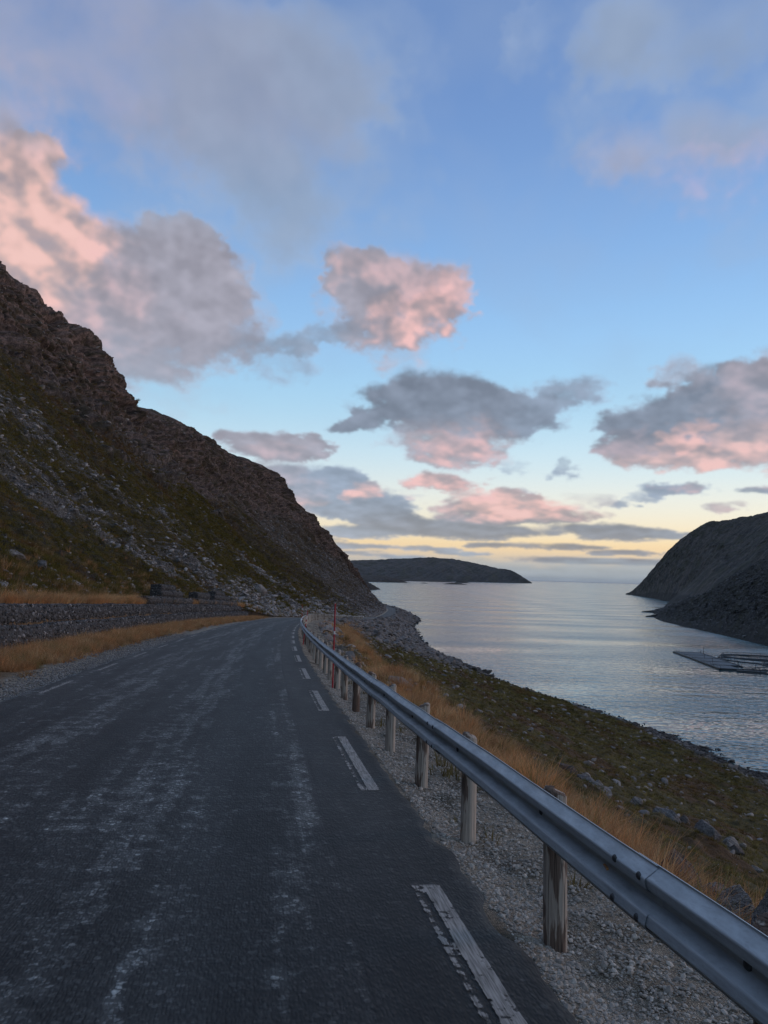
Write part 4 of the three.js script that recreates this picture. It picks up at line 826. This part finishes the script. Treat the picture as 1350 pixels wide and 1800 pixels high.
{
  const R = rng(503), heath = [], moor = [];
  for (let n = 0; n < 120000 && heath.length < 60000; n++) {
    const D = 4 + 235 * Math.pow(R(), 1.1), w = 0.03 + 0.9 * R(), s = slopeSurface(D, w); if (s.L < 1.2 || R() < s.m.rock * 0.95) continue;
    const nC = fbm2(D * 0.5 + 5, s.L * 0.5, 3), nD = fbm2(D * 0.06 + 11, s.L * 0.11 + 2, 3); let c = mix3([0.18, 0.145, 0.044], [0.125, 0.112, 0.030], smooth(-0.2, 0.25, nC)); c = mix3(c, [0.19, 0.115, 0.048], 0.8 * smooth(0.05, 0.35, nD + 0.25 * nC)); c = mix3(c, [0.27, 0.21, 0.085], 0.75 * smooth(0.05, 0.35, -nD + 0.35 * nC));
    const b = (0.55 + 0.8 * R()) * (1 + 0.5 * n2(D * 0.9, s.L * 0.9)); heath.push([s.p[0], s.p[1] - 0.02, s.p[2], (0.55 + 0.7 * R()) * lerp(0.9, 1.7, smooth(20, 200, D)), ...mul3(c, b)]);
  }
  plant('heath', 'low olive and brown heath covering the slope down to the shore', 'heath', heath, shortTufts);
  for (let n = 0; n < 120000 && moor.length < 60000; n++) {
    const D = 22 + 330 * Math.pow(R(), 1.1), w = Math.pow(R(), 1.1) * 0.7, m = mountainMix(D, w); if (R() < m.scree * 0.85 + m.cliff * 0.9 || R() < m.unit * 0.6) continue;
    const s = mountainSurface(D, w).p, nC = fbm2(D * 0.33 + 5, w * 34, 3), nD = fbm2(D * 0.05 + 51, w * 3.5 + 6, 3); let c = mix3([0.185, 0.138, 0.034], [0.125, 0.104, 0.025], smooth(-0.25, 0.25, nC)); c = mix3(c, [0.19, 0.105, 0.042], 0.85 * smooth(0.06, 0.36, nD * 0.8 + 0.3 * nC - 0.12 + 0.4 * smooth(0.3, 0.55, w)));
    moor.push([s[0], s[1] - 0.03, s[2], (0.8 + 0.9 * R()) * lerp(1, 2.1, smooth(60, 300, D)), ...mul3(c, 0.7 + 0.55 * R())]);
  }
  plant('moor_grass', 'low olive grass and moss on the mountainside between the scree tongues', 'grass', moor, shortTufts);
  const tiny = []; for (let n = 0; n < 260; n++) { const D = 3.5 + 26 * R(), t = 3.25 + 1.2 * R(); if (fbm2(D * 0.7, t * 1.2, 2) < 0.05) continue; const p = onRoad(D, t, shoulderY(D, t) - 0.02); tiny.push([p[0], p[1], p[2], 0.35 + 0.35 * R(), 0.16, 0.13, 0.055]); }
  plant('weeds', 'small dry weeds sprouting from the gravel under the guardrail', 'weeds', tiny, shortTufts);
}
// ------------------------------------------------------------------ single boulders that stand out
{
  const mat = [[0.33, 0.325, 0.325], [0.22, 0.19, 0.17], [0.42, 0.395, 0.37]].map((c) => new THREE.MeshStandardMaterial({ color: new THREE.Color().setRGB(...c), map: texAt(rockTex, 0.6, 0.6), bumpMap: texAt(rockBump, 0.6, 0.6), bumpScale: 0.05, roughness: 0.95 }));
  function bigRock(seed, sx, sy, sz) {
    const R = rng(seed), g = new THREE.IcosahedronGeometry(1, 7), p = g.attributes.position, uv = g.attributes.uv, v = new THREE.Vector3();
    const cuts = Array.from({ length: 11 }, () => [new THREE.Vector3(R() - 0.5, R() - 0.45, R() - 0.5).normalize(), 0.50 + 0.32 * R()]);
    for (let i = 0; i < p.count; i++) {
      v.fromBufferAttribute(p, i);
      for (const [n, d] of cuts) { const k = v.dot(n) - d; if (k > 0) v.addScaledVector(n, -k * 0.95); }
      const u = v.clone(); v.multiplyScalar(1 + 0.10 * fbm3(u.x * 1.8 + seed, u.y * 1.8, u.z * 1.8, 4) + 0.03 * n3(u.x * 7, u.y * 9 + seed, u.z * 7));
      p.setXYZ(i, v.x * sx, v.y * sy, v.z * sz); uv.setXY(i, (v.x * sx + v.y * sy * 0.7) , (v.z * sz + v.y * sy));
    }
    const m = mergeSmooth(g); return m;
  }
  function mergeSmooth(g) {                                    // even normals over coincident corners
    const p = g.attributes.position, n = g.attributes.normal, map = new Map(), key = (i) => [p.getX(i), p.getY(i), p.getZ(i)].map((x) => Math.round(x * 2000)).join();
    g.computeVertexNormals(); const f = g.attributes.normal;
    for (let i = 0; i < p.count; i++) { const k = key(i), a = map.get(k) ?? [0, 0, 0]; a[0] += f.getX(i); a[1] += f.getY(i); a[2] += f.getZ(i); map.set(k, a); }
    for (let i = 0; i < p.count; i++) { const a = map.get(key(i)), l = Math.hypot(...a) || 1; f.setXYZ(i, a[0] / l, a[1] / l, a[2] / l); } return g;
  }
  // [D, L, size x, y, z, turn, material, label]
  const slopeRocks = [
    [49.7, 23.3, 1.0, 0.85, 0.8, 0.4, 0, 'largest grey angular boulder lying alone on the green hillside'],
    [51.6, 25.2, 0.75, 0.55, 0.6, 1.3, 1, 'dark low boulder touching the right side of the largest hillside boulder'],
    [51.0, 26.6, 0.95, 0.75, 0.8, 2.2, 0, 'grey split boulder on the hillside, left half of a leaning pair'],
    [50.0, 27.6, 0.9, 0.45, 0.5, 0.9, 2, 'pale tilted slab leaning on the split boulder on the hillside'],
    [46.7, 25.9, 0.8, 0.5, 0.6, 2.9, 1, 'dark rounded boulder just downhill of the pale tilted slab'],
    [53.3, 22.9, 0.5, 0.45, 0.45, 0.2, 2, 'small pale boulder between the stony heap and the largest hillside boulder'],
    [52.4, 17.9, 1.2, 0.6, 0.55, 1.9, 1, 'long dark slab at the upper end of the stony heap above the heath'],
    [50.4, 18.4, 1.1, 0.5, 0.5, 2.1, 0, 'long grey slab in the middle of the stony heap above the heath'],
    [47.6, 18.1, 0.65, 0.55, 0.55, 0.7, 2, 'pale blocky boulder in the lower part of the stony heap'],
    [44.6, 17.1, 0.8, 0.6, 0.6, 1.1, 0, 'grey boulder at the lowest end of the stony heap'],
    [44.3, 25.7, 0.55, 0.22, 0.45, 1.6, 2, 'flat pale stone half sunk in the turf near the right picture edge'],
    [7.1, 2.05, 0.23, 0.44, 0.24, 0.3, 1, 'reddish brown boulder in the orange grass right behind the guardrail'],
    [6.8, 2.2, 0.21, 0.42, 0.22, 1.7, 0, 'grey boulder beside the reddish one in the orange grass behind the guardrail'],
    [5.6, 1.65, 0.23, 0.42, 0.22, 2.4, 2, 'pale pinkish rounded boulder at the nearest end of the orange grass'],
    [4.25, 1.15, 0.44, 0.50, 0.28, 0.5, 0, 'big grey boulder behind the nearest stretch of guardrail'],
    [9.6, 2.9, 0.24, 0.22, 0.24, 2.0, 0, 'small grey boulder on the bank edge where the grass turns green'],
    [10.6, 1.2, 0.26, 0.12, 0.18, 0.8, 1, 'brown stone on the bank behind the third guardrail post'],
    [14.5, 1.3, 0.3, 0.10, 0.2, 1.5, 1, 'flat reddish stone behind the fifth guardrail post'],
    [66, 9.5, 0.9, 0.6, 0.7, 1.2, 0, 'grey boulder at the lower edge of the orange grass band far down the bank']];
  slopeRocks.forEach(([D, L, sx, sy, sz, turn, k, label], i) => {
    const W = shoreX(D) - roadFrame(D).x - slopeT0, p = slopeSurface(D, L / W).p;
    const m = tag(add(new THREE.Mesh(bigRock(800 + i * 7, sx, sy, sz), mat[k]), 'boulder'), label, 'boulder'); m.position.set(p[0], p[1] + sy * 0.30, p[2]); m.rotation.y = turn;
  });
  [[46, 0.052, 0.75, 0.5, 0.6, 0.6, 2, 'pale grey boulder jutting from the dark bank above the stone-filled baskets'], [46.5, 0.036, 0.42, 0.42, 0.4, 1.8, 0, 'smaller grey boulder just below the pale boulder on the dark bank'],
    [158, 0.10, 2.0, 1.4, 1.6, 0.5, 2, 'pale knobbly outcrop stone at the mountain foot beyond the end of the baskets']].forEach(([D, w, sx, sy, sz, turn, k, label], i) => {
    const p = mountainSurface(D, w).p, m = tag(add(new THREE.Mesh(bigRock(960 + i * 5, sx, sy, sz), mat[k]), 'boulder'), label, 'boulder'); m.position.set(p[0], p[1] + sy * 0.2, p[2]); m.rotation.y = turn;
  });
}
// ------------------------------------------------------------------ fish farm on the water: a decked raft and floating ring pens
{
  const dark = new THREE.MeshStandardMaterial({ color: new THREE.Color().setRGB(0.03, 0.033, 0.036), roughness: 0.6 }), deckTex = texture(256, (u, v) => { const p = Math.abs((v * 24) % 1 - 0.5) * 2; return clamp(0.62 + 0.25 * tileFbm(u, v, 6, 4, 201) - 0.25 * smooth(0.9, 1, p)); });
  const deckMat = new THREE.MeshStandardMaterial({ color: new THREE.Color().setRGB(0.24, 0.26, 0.27), map: deckTex, roughness: 0.85 }), steelGrey = new THREE.MeshStandardMaterial({ color: new THREE.Color().setRGB(0.10, 0.105, 0.11), roughness: 0.5, metalness: 0.4 });
  const box = (w, h, d, x, y, z) => new THREE.BoxGeometry(w, h, d).translate(x, y, z);
  const raft = tag(add(new THREE.Group(), 'work_raft'), 'long grey decked work raft with dark edge beams floating beside the ring pens', 'raft');
  raft.position.set(121.4, 0, -274.5); raft.rotation.y = Math.atan2(-(-65.3), -8.2) - Math.PI; // local -x ... turned below so that local z runs along the raft
  raft.rotation.y = Math.atan2(8.2, -65.3);                   // local +z along (8.2, -65.3)
  const Lr = 65.8, Wr = -11.9;                               // the raft lies to local -x
  add(new THREE.Mesh(box(0.8, 0.62, Lr, -0.4, 0.26, Lr / 2), dark), 'edge_beam', raft); add(new THREE.Mesh(box(0.6, 0.55, Lr - 12, Wr + 0.3, 0.24, Lr / 2 + 6), dark), 'edge_beam', raft);
  add(new THREE.Mesh(box(11.9, 0.72, 1.3, Wr / 2, 0.32, 0.65), dark), 'edge_beam', raft); add(new THREE.Mesh(box(11.9, 0.6, 0.7, Wr / 2, 0.25, Lr - 0.35), dark), 'edge_beam', raft);
  const bays = 5; for (let k = 0; k < bays; k++) {
    const z0 = 1.5 + k * (Lr - 2.2) / bays, z1 = 1.5 + (k + 1) * (Lr - 2.2) / bays;
    const w = k === 0 ? 7.0 : 10.3; add(new THREE.Mesh(box(w, 0.08, z1 - z0 - 0.5, -0.9 - w / 2, 0.33 + 0.02 * k, (z0 + z1) / 2), deckMat), 'deck_panel', raft);
    if (k) add(new THREE.Mesh(box(10.6, 0.5, 0.35, -6.1, 0.28, z0 - 0.1), dark), 'cross_beam', raft);
  }
  for (let k = 0; k <= 16; k++) for (const x of [-0.5, -11.6]) { if (x < -5 && k < 3) continue; add(new THREE.Mesh(box(0.10, 1.15, 0.10, x, 0.9, 0.6 + k * (Lr - 1.2) / 16), steelGrey), 'railing_post', raft); }
  add(new THREE.Mesh(box(0.07, 0.07, Lr - 1, -0.5, 1.42, Lr / 2), steelGrey), 'handrail', raft); add(new THREE.Mesh(box(0.07, 0.07, Lr - 14, -11.6, 1.42, Lr / 2 + 6.5), steelGrey), 'handrail', raft);
  for (const [x, z, h] of [[-4, 22, 1.9], [-5.5, 38, 2.0], [-11.4, 60, 2.6], [-9, 8, 1.8]]) { add(new THREE.Mesh(box(0.14, h, 0.14, x, 0.3 + h / 2, z), steelGrey), 'lamp_post', raft); add(new THREE.Mesh(box(0.5, 0.2, 0.3, x + 0.1, 0.3 + h, z), steelGrey), 'lamp_head', raft); }
  // the dark jetty that ties the raft to the pens
  const jetty = tag(add(new THREE.Group(), 'floating_walkway'), 'dark floating walkway at the near end of the raft, reaching towards the ring pens', 'walkway'); jetty.position.set(126, 0, -271.3); jetty.rotation.y = -0.42;
  add(new THREE.Mesh(box(9.5, 0.5, 2.0, 4.75, 0.3, 0), dark), 'pontoon', jetty); add(new THREE.Mesh(box(9.2, 0.06, 1.7, 4.75, 0.58, 0), deckMat), 'deck_panel', jetty); add(new THREE.Mesh(box(6.5, 0.35, 0.5, 4.2, 0.15, 2.3), dark), 'fender_beam', jetty);
  for (let k = 0; k < 6; k++) for (const z of [-0.85, 0.85]) add(new THREE.Mesh(box(0.08, 1.0, 0.08, 0.4 + k * 1.75, 1.05, z), steelGrey), 'railing_post', jetty);
  for (const z of [-0.85, 0.85]) add(new THREE.Mesh(box(9.3, 0.07, 0.07, 4.75, 1.55, z), steelGrey), 'handrail', jetty); add(new THREE.Mesh(box(0.16, 2.6, 0.16, 6.0, 1.8, 0.2), steelGrey), 'mast', jetty);
  // ring pens: two floats side by side, brackets, and a handrail
  const pens = [
    [168, -318, 25, 12.5, 0.62, 'farthest ring pen, its thin float loop and handrail nearest the opposite shore'],
    [158, -304, 23, 11, 0.70, 'second ring pen from the far shore, between the raft and the farthest pen'],
    [163, -287, 18, 9.5, 0.55, 'ring pen at the right picture edge, nearer than the two long ones'],
    [149, -267, 18.5, 9, 0.25, 'nearest ring pen, tied to the end of the dark floating walkway']];
  for (const [cx, cz, a, b, turn, label] of pens) {
    const pen = tag(add(new THREE.Group(), 'ring_pen'), label, 'fish pen', undefined); pen.position.set(cx, 0, cz); pen.rotation.y = -turn;
    class Loop extends THREE.Curve { constructor(k, y) { super(); this.k = k; this.y = y; } getPoint(t) { const q = t * Math.PI * 2; return new THREE.Vector3((a + this.k) * Math.cos(q), this.y, (b + this.k) * Math.sin(q)); } }
    const tube = (k, y, r) => new THREE.TubeGeometry(new Loop(k, y), 96, r, 6, true);
    add(new THREE.Mesh(tube(0, 0.1, 0.28), dark), 'float_ring', pen); add(new THREE.Mesh(tube(-0.75, 0.1, 0.28), dark), 'float_ring', pen); add(new THREE.Mesh(tube(-0.4, 1.15, 0.07), dark), 'handrail', pen);
    for (let k = 0; k < 40; k++) { const q = (k / 40) * Math.PI * 2, m = add(new THREE.Mesh(box(0.12, 1.1, 0.12, 0, 0.6, 0), dark), 'stanchion', pen); m.position.set((a - 0.4) * Math.cos(q), 0, (b - 0.4) * Math.sin(q)); }
  }
}
renderer.render(scene, camera);
